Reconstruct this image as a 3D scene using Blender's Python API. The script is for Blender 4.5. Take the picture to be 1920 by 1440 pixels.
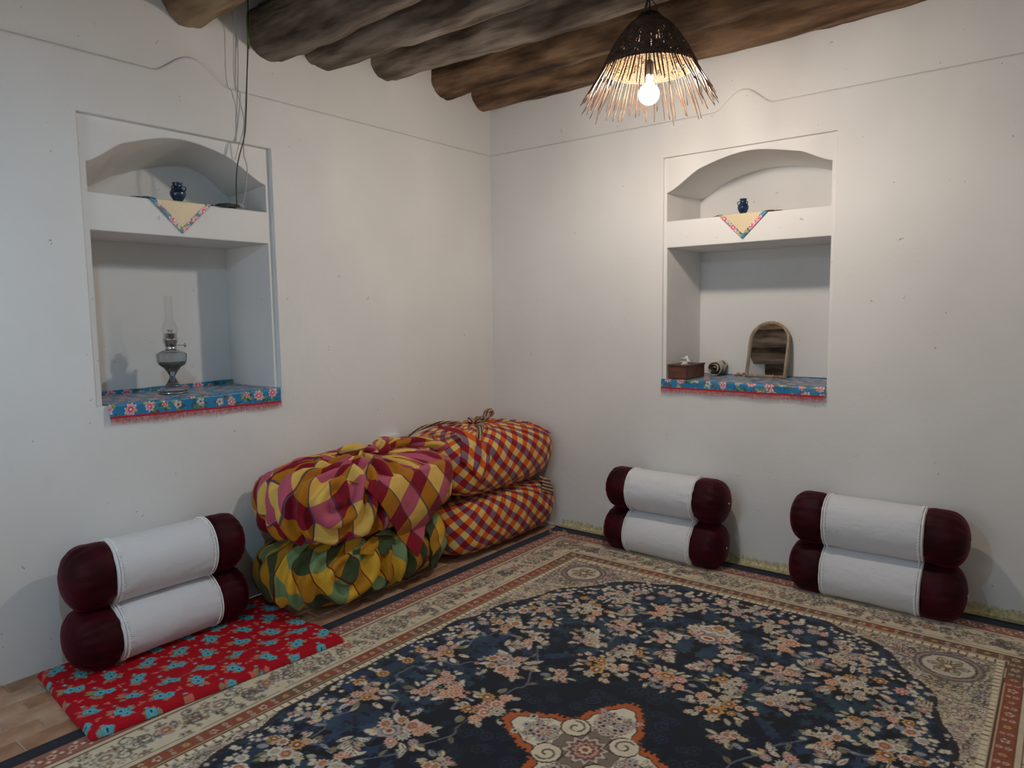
import bpy, bmesh, math, random
import numpy as np
from mathutils import Vector, Matrix, geometry

for o in list(bpy.data.objects): bpy.data.objects.remove(o)
SC = bpy.context.scene
COL = SC.collection

# ------------------------------------------------------------ camera
F, PITCH, ROLL, YAW = 1324.01, -0.0982, -0.0128, 0.6701
CAM = Vector((3.400, -4.0674, 1.5))
cp, sp = math.cos(PITCH), math.sin(PITCH)
fwd = Vector((-math.sin(YAW)*cp, math.cos(YAW)*cp, sp))
rt = fwd.cross(Vector((0, 0, 1))).normalized()
up = rt.cross(fwd)
rt2 = rt*math.cos(ROLL) + up*math.sin(ROLL)
up2 = up*math.cos(ROLL) - rt*math.sin(ROLL)
cd = bpy.data.cameras.new('camera')
cam = bpy.data.objects.new('camera', cd); COL.objects.link(cam)
M = Matrix(((rt2.x, up2.x, -fwd.x, CAM.x), (rt2.y, up2.y, -fwd.y, CAM.y), (rt2.z, up2.z, -fwd.z, CAM.z), (0, 0, 0, 1)))
cam.matrix_world = M
cd.sensor_width = 36; cd.lens = 36*F/1920; cd.clip_start = 0.05
SC.camera = cam

# ------------------------------------------------------------ world, light levels, exposure
W = bpy.data.worlds.new('world'); SC.world = W; W.use_nodes = True
W.node_tree.nodes['Background'].inputs[0].default_value = (0.6, 0.75, 1, 1)
W.node_tree.nodes['Background'].inputs[1].default_value = 0.6
BULB_A = (1.85, -1.09, 2.48)      # warm bulb, in the picture
BULB_B = (1.86, -3.58, 2.40)      # cool bulb, the twin pendant nearer the camera
STRENGTH_A, COLOR_A = 545, (1.0, 0.87, 0.75)
STRENGTH_B, COLOR_B = 450, (0.41, 0.73, 1.0)
# added fill that brightens the low walls, set in an added window behind camera
al = bpy.data.lights.new('fill_light', 'AREA'); al.shape = 'RECTANGLE'; al.size = 1.05; al.size_y = 1.15; al.energy = 14; al.color = (.93, .97, 1.0)
ao = bpy.data.objects.new('fill_light', al); COL.objects.link(ao); ao.location = (1.15, -5.02, 1.5); ao.rotation_euler = (math.pi/2, 0, 0)
SC.view_settings.view_transform = 'Standard'
SC.view_settings.look = 'None'
SC.view_settings.gamma = 1
SC.view_settings.use_curve_mapping = False
SC.view_settings.exposure = 0.0

# ------------------------------------------------------------ helpers
def link(name, me, mat=None, parent=None, smooth=False):
    o = bpy.data.objects.new(name, me); COL.objects.link(o)
    if mat is not None: me.materials.append(mat)
    if parent is not None: o.parent = parent
    if smooth: me.polygons.foreach_set('use_smooth', np.ones(len(me.polygons), dtype=bool))
    return o
def empty(name, loc=(0, 0, 0), rz=0):
    o = bpy.data.objects.new(name, None); COL.objects.link(o)
    o.location = loc; o.rotation_euler = (0, 0, rz); o.empty_display_size = 0.05
    return o
def tag(o, label=None, cat=None, group=None, kind=None):
    if label: o['label'] = label
    if cat: o['category'] = cat
    if group: o['group'] = group
    if kind: o['kind'] = kind
    return o
class MB:
    def __init__(s): s.v = []; s.f = []
    def add(s, vs, fs):
        n = len(s.v); s.v += [tuple(a) for a in vs]; s.f += [tuple(i+n for i in f) for f in fs]
    def box(s, x0, x1, y0, y1, z0, z1):
        s.add([(x0,y0,z0),(x1,y0,z0),(x1,y1,z0),(x0,y1,z0),(x0,y0,z1),(x1,y0,z1),(x1,y1,z1),(x0,y1,z1)],
              [(0,3,2,1),(4,5,6,7),(0,1,5,4),(1,2,6,5),(2,3,7,6),(3,0,4,7)])
    def tube(s, pts, r, n=8, cap=True):
        pts = [Vector(p) for p in pts]; m = len(pts)
        rs = r if hasattr(r, '__len__') else [r]*m
        t0 = (pts[1]-pts[0]).normalized()
        a = t0.orthogonal().normalized(); vs = []
        for i, p in enumerate(pts):
            t = (pts[min(i+1, m-1)]-pts[max(i-1, 0)]).normalized()
            a = (a - t*a.dot(t)).normalized(); b = t.cross(a)
            for k in range(n):
                th = 2*math.pi*k/n
                vs.append(p + (a*math.cos(th)+b*math.sin(th))*rs[i])
        fs = [(i*n+k, i*n+(k+1) % n, (i+1)*n+(k+1) % n, (i+1)*n+k) for i in range(m-1) for k in range(n)]
        if cap: fs += [tuple(range(n-1, -1, -1)), tuple((m-1)*n+k for k in range(n))]
        s.add(vs, fs)
    def lathe(s, prof, n=32, c=(0, 0, 0), cap=True):
        vs = [(c[0]+r*math.cos(2*math.pi*k/n), c[1]+r*math.sin(2*math.pi*k/n), c[2]+z) for r, z in prof for k in range(n)]
        m = len(prof)
        fs = [(i*n+k, i*n+(k+1) % n, (i+1)*n+(k+1) % n, (i+1)*n+k) for i in range(m-1) for k in range(n)]
        if cap: fs += [tuple(range(n-1, -1, -1)), tuple((m-1)*n+k for k in range(n))]
        s.add(vs, fs)
    def build(s, name, mat=None, parent=None, smooth=False):
        me = bpy.data.meshes.new(name); me.from_pydata(s.v, [], s.f); me.update()
        return link(name, me, mat, parent, smooth)
def grid_mesh(name, P, col=None, uv=None, mask=None, wrap_j=False):
    """P: (n,m,3) array of points -> fast quad grid mesh"""
    n, m = P.shape[:2]
    me = bpy.data.meshes.new(name)
    me.vertices.add(n*m); me.vertices.foreach_set('co', np.ascontiguousarray(P.reshape(-1), dtype=np.float32))
    i, j = np.meshgrid(np.arange(n-1), np.arange(m if wrap_j else m-1), indexing='ij')
    if mask is not None: i, j = i[mask], j[mask]
    i = i.reshape(-1); j = j.reshape(-1); j2 = (j+1) % m
    q = np.stack([i*m+j, (i+1)*m+j, (i+1)*m+j2, i*m+j2], 1).astype(np.int32)
    k = len(q)
    me.loops.add(k*4); me.polygons.add(k)
    me.loops.foreach_set('vertex_index', q.reshape(-1))
    me.polygons.foreach_set('loop_start', np.arange(0, 4*k, 4, dtype=np.int32))
    me.polygons.foreach_set('loop_total', np.full(k, 4, dtype=np.int32))
    me.update(calc_edges=True)
    if col is not None:
        ca = me.color_attributes.new('paint', 'FLOAT_COLOR', 'POINT')
        c4 = np.ones((n*m, 4), dtype=np.float32); c4[:, :3] = col.reshape(-1, 3)
        ca.data.foreach_set('color', c4.reshape(-1))
    if uv is not None:
        ul = me.uv_layers.new(name='UVMap')
        U = uv.reshape(-1, 2)
        if wrap_j:
            Ux = uv[:, :1].copy(); Ux[..., 0] = uv[:, -1:, 0] + (uv[:, -1:, 0]-uv[:, -2:-1, 0])
            A = np.concatenate([uv, Ux], 1)
            vals = np.stack([A[i, j], A[i+1, j], A[i+1, j+1], A[i, j+1]], 1)
        else: vals = U[q]
        ul.data.foreach_set('uv', np.ascontiguousarray(vals.reshape(-1), dtype=np.float32))
    me.polygons.foreach_set('use_smooth', np.ones(k, dtype=bool))
    me.validate(); return me
def sl(c):  # sRGB 0-255 -> linear
    return tuple(((x/255)/12.92 if x/255 <= .04045 else ((x/255+.055)/1.055)**2.4) for x in c)

# ---- numpy value noise
def vnoise(x, y, seed=0):
    xi = np.floor(x).astype(np.int64); yi = np.floor(y).astype(np.int64)
    fx = x-xi; fy = y-yi; fx = fx*fx*(3-2*fx); fy = fy*fy*(3-2*fy)
    def h(a, b):
        n = (a*374761393 + b*668265263 + seed*144665) & 0xffffffff
        n = ((n ^ (n >> 13))*1274126177) & 0xffffffff
        return ((n ^ (n >> 16)) & 0xffff)/65535.0
    return (h(xi, yi)*(1-fx)+h(xi+1, yi)*fx)*(1-fy) + (h(xi, yi+1)*(1-fx)+h(xi+1, yi+1)*fx)*fy
def fnoise(x, y, seed=0, o=3):
    s = 0; a = .5
    for k in range(o): s = s + a*vnoise(x*2**k, y*2**k, seed+k*17); a *= .5
    return s/(1-.5**o)

# ---- materials
def mat(name, color=(.8, .8, .8), rough=.6, **kw):
    m = bpy.data.materials.new(name); m.use_nodes = True
    nt = m.node_tree; b = nt.nodes['Principled BSDF']
    b.inputs['Base Color'].default_value = (*color, 1); b.inputs['Roughness'].default_value = rough
    for k, v in kw.items(): b.inputs[k.replace('_', ' ')].default_value = v
    m.diffuse_color = (*color, 1)
    return m, nt, b
def nd(nt, t, **kw):
    n = nt.nodes.new(t)
    for k, v in kw.items():
        if k.startswith('i_'):
            key = k[2:]; n.inputs[int(key) if key.isdigit() else key.replace('_', ' ')].default_value = v
        else: setattr(n, k, v)
    return n
def noise_var(nt, b, c1, c2, scale, coord='Object', detail=4, lo=.35, hi=.65, vec=None):
    tc = nd(nt, 'ShaderNodeTexCoord'); n = nd(nt, 'ShaderNodeTexNoise', i_Scale=scale, i_Detail=detail)
    src = tc.outputs[coord]
    if vec:
        mp = nd(nt, 'ShaderNodeMapping'); mp.inputs['Scale'].default_value = vec
        nt.links.new(src, mp.inputs[0]); src = mp.outputs[0]
    nt.links.new(src, n.inputs['Vector'])
    r = nd(nt, 'ShaderNodeValToRGB'); r.color_ramp.elements[0].position = lo; r.color_ramp.elements[1].position = hi
    r.color_ramp.elements[0].color = (*c1, 1); r.color_ramp.elements[1].color = (*c2, 1)
    nt.links.new(n.outputs['Fac'], r.inputs[0])
    if b is not None: nt.links.new(r.outputs[0], b.inputs['Base Color'])
    return n, r, src
def bump(nt, b, fac, strength, dist, prev=None):
    bp = nd(nt, 'ShaderNodeBump', i_Strength=strength, i_Distance=dist)
    nt.links.new(fac, bp.inputs['Height'])
    if prev is not None: nt.links.new(prev, bp.inputs['Normal'])
    nt.links.new(bp.outputs[0], b.inputs['Normal']); return bp.outputs[0]
def paint_mat(name, rough=.8, bscale=600, bdist=.001, sheen=0.0):
    m, nt, b = mat(name, rough=rough)
    a = nd(nt, 'ShaderNodeVertexColor', layer_name='paint'); nt.links.new(a.outputs[0], b.inputs['Base Color'])
    tc = nd(nt, 'ShaderNodeTexCoord'); n = nd(nt, 'ShaderNodeTexNoise', i_Scale=bscale, i_Detail=2)
    nt.links.new(tc.outputs['Object'], n.inputs['Vector']); bump(nt, b, n.outputs['Fac'], .5, bdist)
    b.inputs['Sheen Weight'].default_value = sheen
    b.inputs['Specular IOR Level'].default_value = .2
    return m
def plaster(name):
    m, nt, b = mat(name, rough=.75); b.inputs['Specular IOR Level'].default_value = .25
    n, r, src = noise_var(nt, b, (.73, .715, .69), (.80, .79, .77), 1.3, lo=.3, hi=.7)
    bv = nd(nt, 'ShaderNodeBevel', samples=4, i_Radius=.010)
    n1 = nd(nt, 'ShaderNodeTexNoise', i_Scale=3.5, i_Detail=3); nt.links.new(src, n1.inputs['Vector'])
    o = bump(nt, b, n1.outputs['Fac'], .35, .03, bv.outputs[0])
    n2 = nd(nt, 'ShaderNodeTexNoise', i_Scale=38, i_Detail=4); nt.links.new(src, n2.inputs['Vector'])
    o = bump(nt, b, n2.outputs['Fac'], .22, .004, o)
    # sparse chips and pits
    v = nd(nt, 'ShaderNodeTexVoronoi', i_Scale=13, i_Randomness=1.0)
    w = nd(nt, 'ShaderNodeTexNoise', i_Scale=30, i_Detail=2); nt.links.new(src, w.inputs['Vector'])
    mx = nd(nt, 'ShaderNodeMix', data_type='VECTOR'); mx.inputs[0].default_value = .07
    nt.links.new(src, mx.inputs[4]); nt.links.new(w.outputs['Color'], mx.inputs[5]); nt.links.new(mx.outputs[1], v.inputs['Vector'])
    rr = nd(nt, 'ShaderNodeValToRGB'); e = rr.color_ramp.elements; e[0].position = .02; e[0].color = (0, 0, 0, 1); e[1].position = .055; e[1].color = (1, 1, 1, 1)
    nt.links.new(v.outputs['Distance'], rr.inputs[0]); bump(nt, b, rr.outputs[0], .9, .006, o)
    return m
PL = plaster('white_plaster')

# ------------------------------------------------------------ walls
ZC = 2.645
def flat_fill(loops, to3):
    """polygon with holes -> verts, tris; loops are 2-D lists"""
    tris = geometry.tessellate_polygon([[Vector((a, b, 0)) for a, b in l] for l in loops])
    pts = [p for l in loops for p in l]
    return [to3(*p) for p in pts], [tuple(t) for t in tris]
def strip(A, B):
    n = len(A); return A+B, [(i, (i+1) % n, n+(i+1) % n, n+i) for i in range(n)]
def arch(s0, s1, z0, pts):
    return [(s0, z0)] + pts + [(s1, z0)]
def interp_arch(s0, s1, ctrl, n=72):
    xs = [c[0] for c in ctrl]; ys = [c[1] for c in ctrl]; out = []
    for i in range(n+1):
        s = s0+(s1-s0)*i/n
        # Catmull through control points
        k = max(0, min(len(xs)-2, sum(1 for x in xs[1:-1] if s >= x)))
        t = (s-xs[k])/(xs[k+1]-xs[k]); p0 = ys[max(k-1, 0)]; p1 = ys[k]; p2 = ys[k+1]; p3 = ys[min(k+2, len(ys)-1)]
        y = .5*((2*p1)+(-p0+p2)*t+(2*p0-5*p1+4*p2-p3)*t*t+(-p0+3*p1-3*p2+p3)*t**3)
        out.append((s, y))
    return out
def niche_wall(name, length, ztop, to3, panel, low, arch_f, arch_b, hump, pd, nd_low, nd_up, front_step=.014, top_back=.3):
    """to3(s, z, d): s along the wall, z up, d depth into the wall"""
    mb = MB()
    def P(d): return lambda s, z: to3(s, z, d)
    # lower plaster layer: outline with the hump in its upper edge, pierced by the panel
    crease = [(length, ZC)] + hump[::-1] + [(0, ZC)]
    outer = [(0, 0), (length, 0)] + crease
    v, f = flat_fill([outer, panel], P(0)); mb.add(v, f)
    # rounded ledge at the crease going back to the set-back upper wall
    for k in range(3):
        a0, a1 = k*math.pi/6, (k+1)*math.pi/6
        A = [to3(s, z+front_step*.9*math.sin(a0), front_step*(1-math.cos(a0))) for s, z in crease]
        B = [to3(s, z+front_step*.9*math.sin(a1), front_step*(1-math.cos(a1))) for s, z in crease]
        n = len(A); mb.add(A+B, [(i, i+1, n+i+1, n+i) for i in range(n-1)])
    v, f = flat_fill([[(-.03, ZC-.03), (length, ZC-.03), (length, ztop), (-.03, ztop)]], P(front_step)); mb.add(v, f)
    # panel reveal, panel face with the two openings
    mb.add(*strip([to3(s, z, 0) for s, z in panel], [to3(s, z, pd) for s, z in panel]))
    upf = [(arch_f[0][0], up_z)] + arch_f + [(arch_f[-1][0], up_z)]
    v, f = flat_fill([panel, low, upf], P(pd)); mb.add(v, f)
    # lower niche
    mb.add(*strip([to3(s, z, pd) for s, z in low], [to3(s, z, nd_low) for s, z in low]))
    v, f = flat_fill([low], P(nd_low)); mb.add(v, f)
    # upper niche lofted from front arch to back arch
    upb = [(arch_b[0][0], up_z)] + arch_b + [(arch_b[-1][0], up_z)]
    mb.add(*strip([to3(s, z, pd) for s, z in upf], [to3(s, z, nd_up) for s, z in upb]))
    v, f = flat_fill([upb], P(nd_up)); mb.add(v, f)
    o = mb.build(name, PL); tag(o, kind='structure')
    bm = bmesh.new(); bm.from_mesh(o.data); bmesh.ops.remove_doubles(bm, verts=bm.verts, dist=1e-5)
    bmesh.ops.recalc_face_normals(bm, faces=bm.faces); bm.to_mesh(o.data); bm.free()
    return o
XW, YW, ZTOP = 3.95, 4.75, 3.22
def hump_pts(a, b, c, h):   # start, peak, end
    out = []
    for i in range(17):
        t = i/16; s = a+(c-a)*t
        out.append((s, ZC+h*(math.sin(math.pi*t)**1.6)))
    return out
up_z = 2.063
low_l = [(1.844, 1.112), (2.73, 1.112), (2.73, 1.897), (1.844, 1.897)]
af = interp_arch(1.846, 2.729, [(1.846, 2.205), (2.063, 2.322), (2.32, 2.362), (2.569, 2.297), (2.729, 2.193)])
ab = interp_arch(1.80, 2.73, [(1.80, 2.195), (1.95, 2.30), (2.09, 2.335), (2.25, 2.298), (2.45, 2.222), (2.53, 2.17), (2.73, 2.09)])
wall_l = niche_wall('wall_left', YW, ZTOP, lambda s, z, d: (-d, -s, z),
    [(1.821, 1.112), (2.765, 1.112), (2.765, 2.395), (1.821, 2.395)], low_l, af, ab, hump_pts(2.05, 2.22, 2.42, .10), .03, .47, .47)
up_z = 2.058
low_r = [(1.407, 1.078), (2.362, 1.078), (2.362, 1.898), (1.407, 1.898)]
af = interp_arch(1.403, 2.357, [(1.403, 2.23), (1.612, 2.351), (1.90, 2.412), (2.193, 2.365), (2.357, 2.293)])
ab = interp_arch(1.40, 2.36, [(1.40, 2.25), (1.612, 2.35), (1.85, 2.395), (2.1, 2.372), (2.36, 2.30)])
wall_r = niche_wall('wall_right', XW, ZTOP, lambda s, z, d: (s, d, z),
    [(1.384, 1.078), (2.382, 1.078), (2.382, 2.441), (1.384, 2.441)], low_r, af, ab, hump_pts(1.70, 1.9, 2.04, .10), .015, .52, .52)
mb = MB(); mb.box(XW, XW+.1, -YW, 0, 0, ZTOP); tag(mb.build('wall_east', PL), kind='structure')
# wall behind the camera, with an unseen window added for the fill light
mb = MB()
wx0, wx1, wz0, wz1 = .6, 1.7, .9, 2.1
v, f = flat_fill([[(0, 0), (XW, 0), (XW, ZTOP), (0, ZTOP)], [(wx0, wz0), (wx1, wz0), (wx1, wz1), (wx0, wz1)]], lambda a, b: (a, -YW, b)); mb.add(v, f)
mb.add(*strip([(a, -YW, b) for a, b in [(wx0, wz0), (wx1, wz0), (wx1, wz1), (wx0, wz1)]], [(a, -YW-.3, b) for a, b in [(wx0, wz0), (wx1, wz0), (wx1, wz1), (wx0, wz1)]]))
tag(mb.build('wall_back', PL), kind='structure')
WOOD, nt, b = mat('window_wood', (.25, .13, .06), .5); noise_var(nt, b, (.2, .1, .045), (.33, .19, .09), 6, vec=(8, 8, 1))
GL, nt, b = mat('window_glass', (.9, .95, 1), .05, Transmission_Weight=1.0, IOR=1.45)
mb = MB()
for a in (wx0, (wx0+wx1)/2-.025, wx1-.05): mb.box(a, a+.05, -YW-.2, -YW-.16, wz0, wz1)
for a in (wz0, 1.65, wz1-.05): mb.box(wx0, wx1, -YW-.2, -YW-.16, a, a+.05)
win = mb.build('added_window_1', WOOD); tag(win, kind='structure')
mb = MB(); mb.box(wx0, wx1, -YW-.296, -YW-.290, wz0, wz1); mb.build('added_window_pane', GL, win)

# ------------------------------------------------------------ ceiling and beams
CP, nt, b = mat('ceiling_plaster', (.6, .56, .5), .8); noise_var(nt, b, (.42, .36, .29), (.66, .61, .54), 5)
mb = MB(); mb.box(-.05, XW+.05, -YW-.05, .05, 3.16, 3.22)
ceil = mb.build('ceiling', CP); tag(ceil, kind='structure')
def bark(name, c1, c2, c3):
    m, nt, b = mat(name, rough=.8); b.inputs['Specular IOR Level'].default_value = .3
    n, r, src = noise_var(nt, b, c1, c2, 5, detail=7, lo=.34, hi=.62, vec=(.5, 2.4, 2.4))
    e = r.color_ramp.elements.new(.48); e.color = (*c3, 1)
    n2 = nd(nt, 'ShaderNodeTexNoise', i_Scale=26, i_Detail=8); mp = nd(nt, 'ShaderNodeMapping'); mp.inputs['Scale'].default_value = (.12, 1.6, 1.6)
    tc = nd(nt, 'ShaderNodeTexCoord'); nt.links.new(tc.outputs['Object'], mp.inputs[0]); nt.links.new(mp.outputs[0], n2.inputs['Vector'])
    o = bump(nt, b, n2.outputs['Fac'], .8, .02); bump(nt, b, n.outputs['Fac'], .6, .01, o)
    return m
BK = [bark('grey_brown_log', (.055, .040, .028), (.30, .25, .205), (.165, .125, .092)),
      bark('dark_log', (.045, .034, .025), (.24, .195, .155), (.135, .102, .075)),
      bark('reddish_log', (.04, .022, .012), (.25, .155, .09), (.13, .072, .038)),
      bark('tan_log', (.12, .075, .036), (.36, .26, .15), (.24, .155, .085))]
beams = [(.065, 3.085, .122, 2), (.455, 3.07, .118, 2), (.975, 3.065, .128, 0), (1.47, 3.02, .128, 0), (1.785, 3.005, .135, 1), (2.245, 3.02, .12, 3),
         (2.72, 3.03, .12, 0), (3.18, 3.04, .125, 1), (3.64, 3.03, .12, 0), (4.1, 3.04, .12, 2), (4.5, 3.04, .12, 0)]
for k, (s, z, r, c) in enumerate(beams):
    n, m = 130, 40
    X = np.linspace(-.08, XW+.05, n)[:, None]; T = np.linspace(0, 2*np.pi, m, endpoint=False)[None, :]
    rr = r*(1+.05*np.sin(X*1.7+k*2.1)) * (1+.09*(fnoise(X*1.6+k*9, np.cos(T)*1.3+np.sin(T)*2.2+5, k+3)-.5)*2) + .014*(vnoise(X*9, T*2.2+k, k)-.5)+.008*(vnoise(X*2.5, T*5+k, k+5)-.5)
    bend = .022*np.sin(X*1.25+k*1.9)-.022*np.sin(k*1.9)
    P = np.stack([X+0*T, -s+bend+rr*np.cos(T), z+.012*np.sin(X*2.2+k)+rr*np.sin(T)], -1)
    o = link('ceiling_beam', grid_mesh('ceiling_beam', P, wrap_j=True), BK[c], ceil)

# ------------------------------------------------------------ floor
FM, nt, b = mat('mortar', (.42, .33, .27), .9); noise_var(nt, b, (.36, .28, .22), (.5, .41, .34), 30)
mb = MB(); mb.box(-.02, XW, -YW, .02, -.05, -.004)
floor = mb.build('floor', FM); tag(floor, kind='structure')
TILE = []
for k, (a, c) in enumerate([((.30, .145, .075), (.44, .25, .15)), ((.36, .19, .105), (.50, .30, .19)), ((.40, .24, .15), (.52, .35, .24))]):
    m, nt, b = mat('terracotta_brick', rough=.7); n, r, src = noise_var(nt, b, a, c, 9, detail=5); bump(nt, b, n.outputs['Fac'], .3, .004); TILE.append(m)
rng = random.Random(5)
tm = []
for k in range(6):
    mb = MB(); w, l, h = .0475, .0975, .004+.001*(k % 3)
    e = .004
    mb.add([(-l, -w, -.02), (l, -w, -.02), (l, w, -.02), (-l, w, -.02), (-l, -w, h-e), (l, -w, h-e), (l, w, h-e), (-l, w, h-e),
            (-l+e, -w+e, h), (l-e, -w+e, h), (l-e, w-e, h), (-l+e, w-e, h)],
           [(0, 1, 5, 4), (1, 2, 6, 5), (2, 3, 7, 6), (3, 0, 4, 7), (4, 5, 9, 8), (5, 6, 10, 9), (6, 7, 11, 10), (7, 4, 8, 11), (8, 9, 10, 11)])
    me = bpy.data.meshes.new('floor_brick'); me.from_pydata(mb.v, [], mb.f); me.materials.append(TILE[k % 3]); tm.append(me)
for i in range(7):
    for j in range(24):
        x = .05+.1*i; y = -.1-.2*j-(.1 if i % 2 else 0)
        o = bpy.data.objects.new('floor_brick', rng.choice(tm)); COL.objects.link(o); o.parent = floor
        o.location = (x, y, -.004+rng.uniform(-.001, .0005)); o.rotation_euler = (0, 0, math.pi/2+rng.uniform(-.006, .006))

# ------------------------------------------------------------ painters
def stamp(C, res, cx, cy, R, fn):
    """fn(dx, dy) -> (alpha, rgb); dx, dy in metres"""
    H_, W_ = C.shape[:2]
    i0 = max(0, int((cx-R)/res)); i1 = min(H_, int((cx+R)/res)+2); j0 = max(0, int((cy-R)/res)); j1 = min(W_, int((cy+R)/res)+2)
    if i0 >= i1 or j0 >= j1: return
    dx = (np.arange(i0, i1)*res-cx)[:, None]; dy = (np.arange(j0, j1)*res-cy)[None, :]
    dx, dy = np.broadcast_arrays(dx, dy)
    a, rgb = fn(dx, dy); a = np.clip(a, 0, 1)[..., None]
    C[i0:i1, j0:j1] = C[i0:i1, j0:j1]*(1-a)+np.asarray(rgb)*a
def sm(x, w): return np.clip(.5+x/w, 0, 1)
def flower(C, res, x, y, R, n, cols, depth=.25, rot=0, sq=1.0, ang=0, aa=1.0):
    """cols: list of (radius fraction, colour), outermost first"""
    def fn(dx, dy):
        c, s_ = math.cos(ang), math.sin(ang); u = dx*c+dy*s_; v = (-dx*s_+dy*c)/sq
        r = np.hypot(u, v); t = np.arctan2(v, u)+rot
        env = 1-depth*(.5-.5*np.cos(n*t))
        a = sm(R*env-r, res*aa); rgb = np.zeros(dx.shape+(3,))
        rgb[:] = cols[0][1]
        for q, (fr, cc) in enumerate(cols[1:]):
            e2 = 1-depth*(.5-.5*np.cos(n*t))*(fr if q < 2 else 0)
            k = sm(R*fr*e2-r, res*aa)[..., None]; rgb = rgb*(1-k)+np.array(cc)*k
        return a, rgb
    stamp(C, res, x, y, R*1.05+res*2, fn)
def leaf(C, res, x, y, L, w, ang, col, edge=None, vein=None):
    def fn(dx, dy):
        c, s_ = math.cos(ang), math.sin(ang); u = dx*c+dy*s_; v = -dx*s_+dy*c
        t = np.clip(u/L, 0, 1); hw = w*np.sin(np.pi*t)**.8
        inside = (u > 0) & (u < L); a = sm(hw-np.abs(v), res)*inside
        rgb = np.zeros(dx.shape+(3,)); rgb[:] = col
        if edge is not None: k = (np.abs(v) > hw*.6)[..., None]; rgb = np.where(k, np.array(edge), rgb)
        if vein is not None: k = (np.abs(v) < w*.12)[..., None]; rgb = np.where(k, np.array(vein), rgb)
        return a, rgb
    stamp(C, res, x, y, L+res*2, fn)
def curve(C, res, pts, w, col, closed=False):
    pts = np.array(pts, float)
    for k in range(len(pts)-1):
        a, b_ = pts[k], pts[k+1]; m = (a+b_)/2; L = np.hypot(*(b_-a)); d = (b_-a)/max(L, 1e-9)
        def fn(dx, dy):
            px = dx+m[0]-a[0]; py = dy+m[1]-a[1]; t = np.clip(px*d[0]+py*d[1], 0, L)
            return sm(w/2-np.hypot(px-t*d[0], py-t*d[1]), res), col
        stamp(C, res, m[0], m[1], L/2+w+res, fn)
def spiral(x, y, R, a0, turns, sgn=1, n=14):
    return [(x+R*(1-.8*t/n)*math.cos(a0+sgn*turns*2*math.pi*t/n), y+R*(1-.8*t/n)*math.sin(a0+sgn*turns*2*math.pi*t/n)) for t in range(n+1)]

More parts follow.
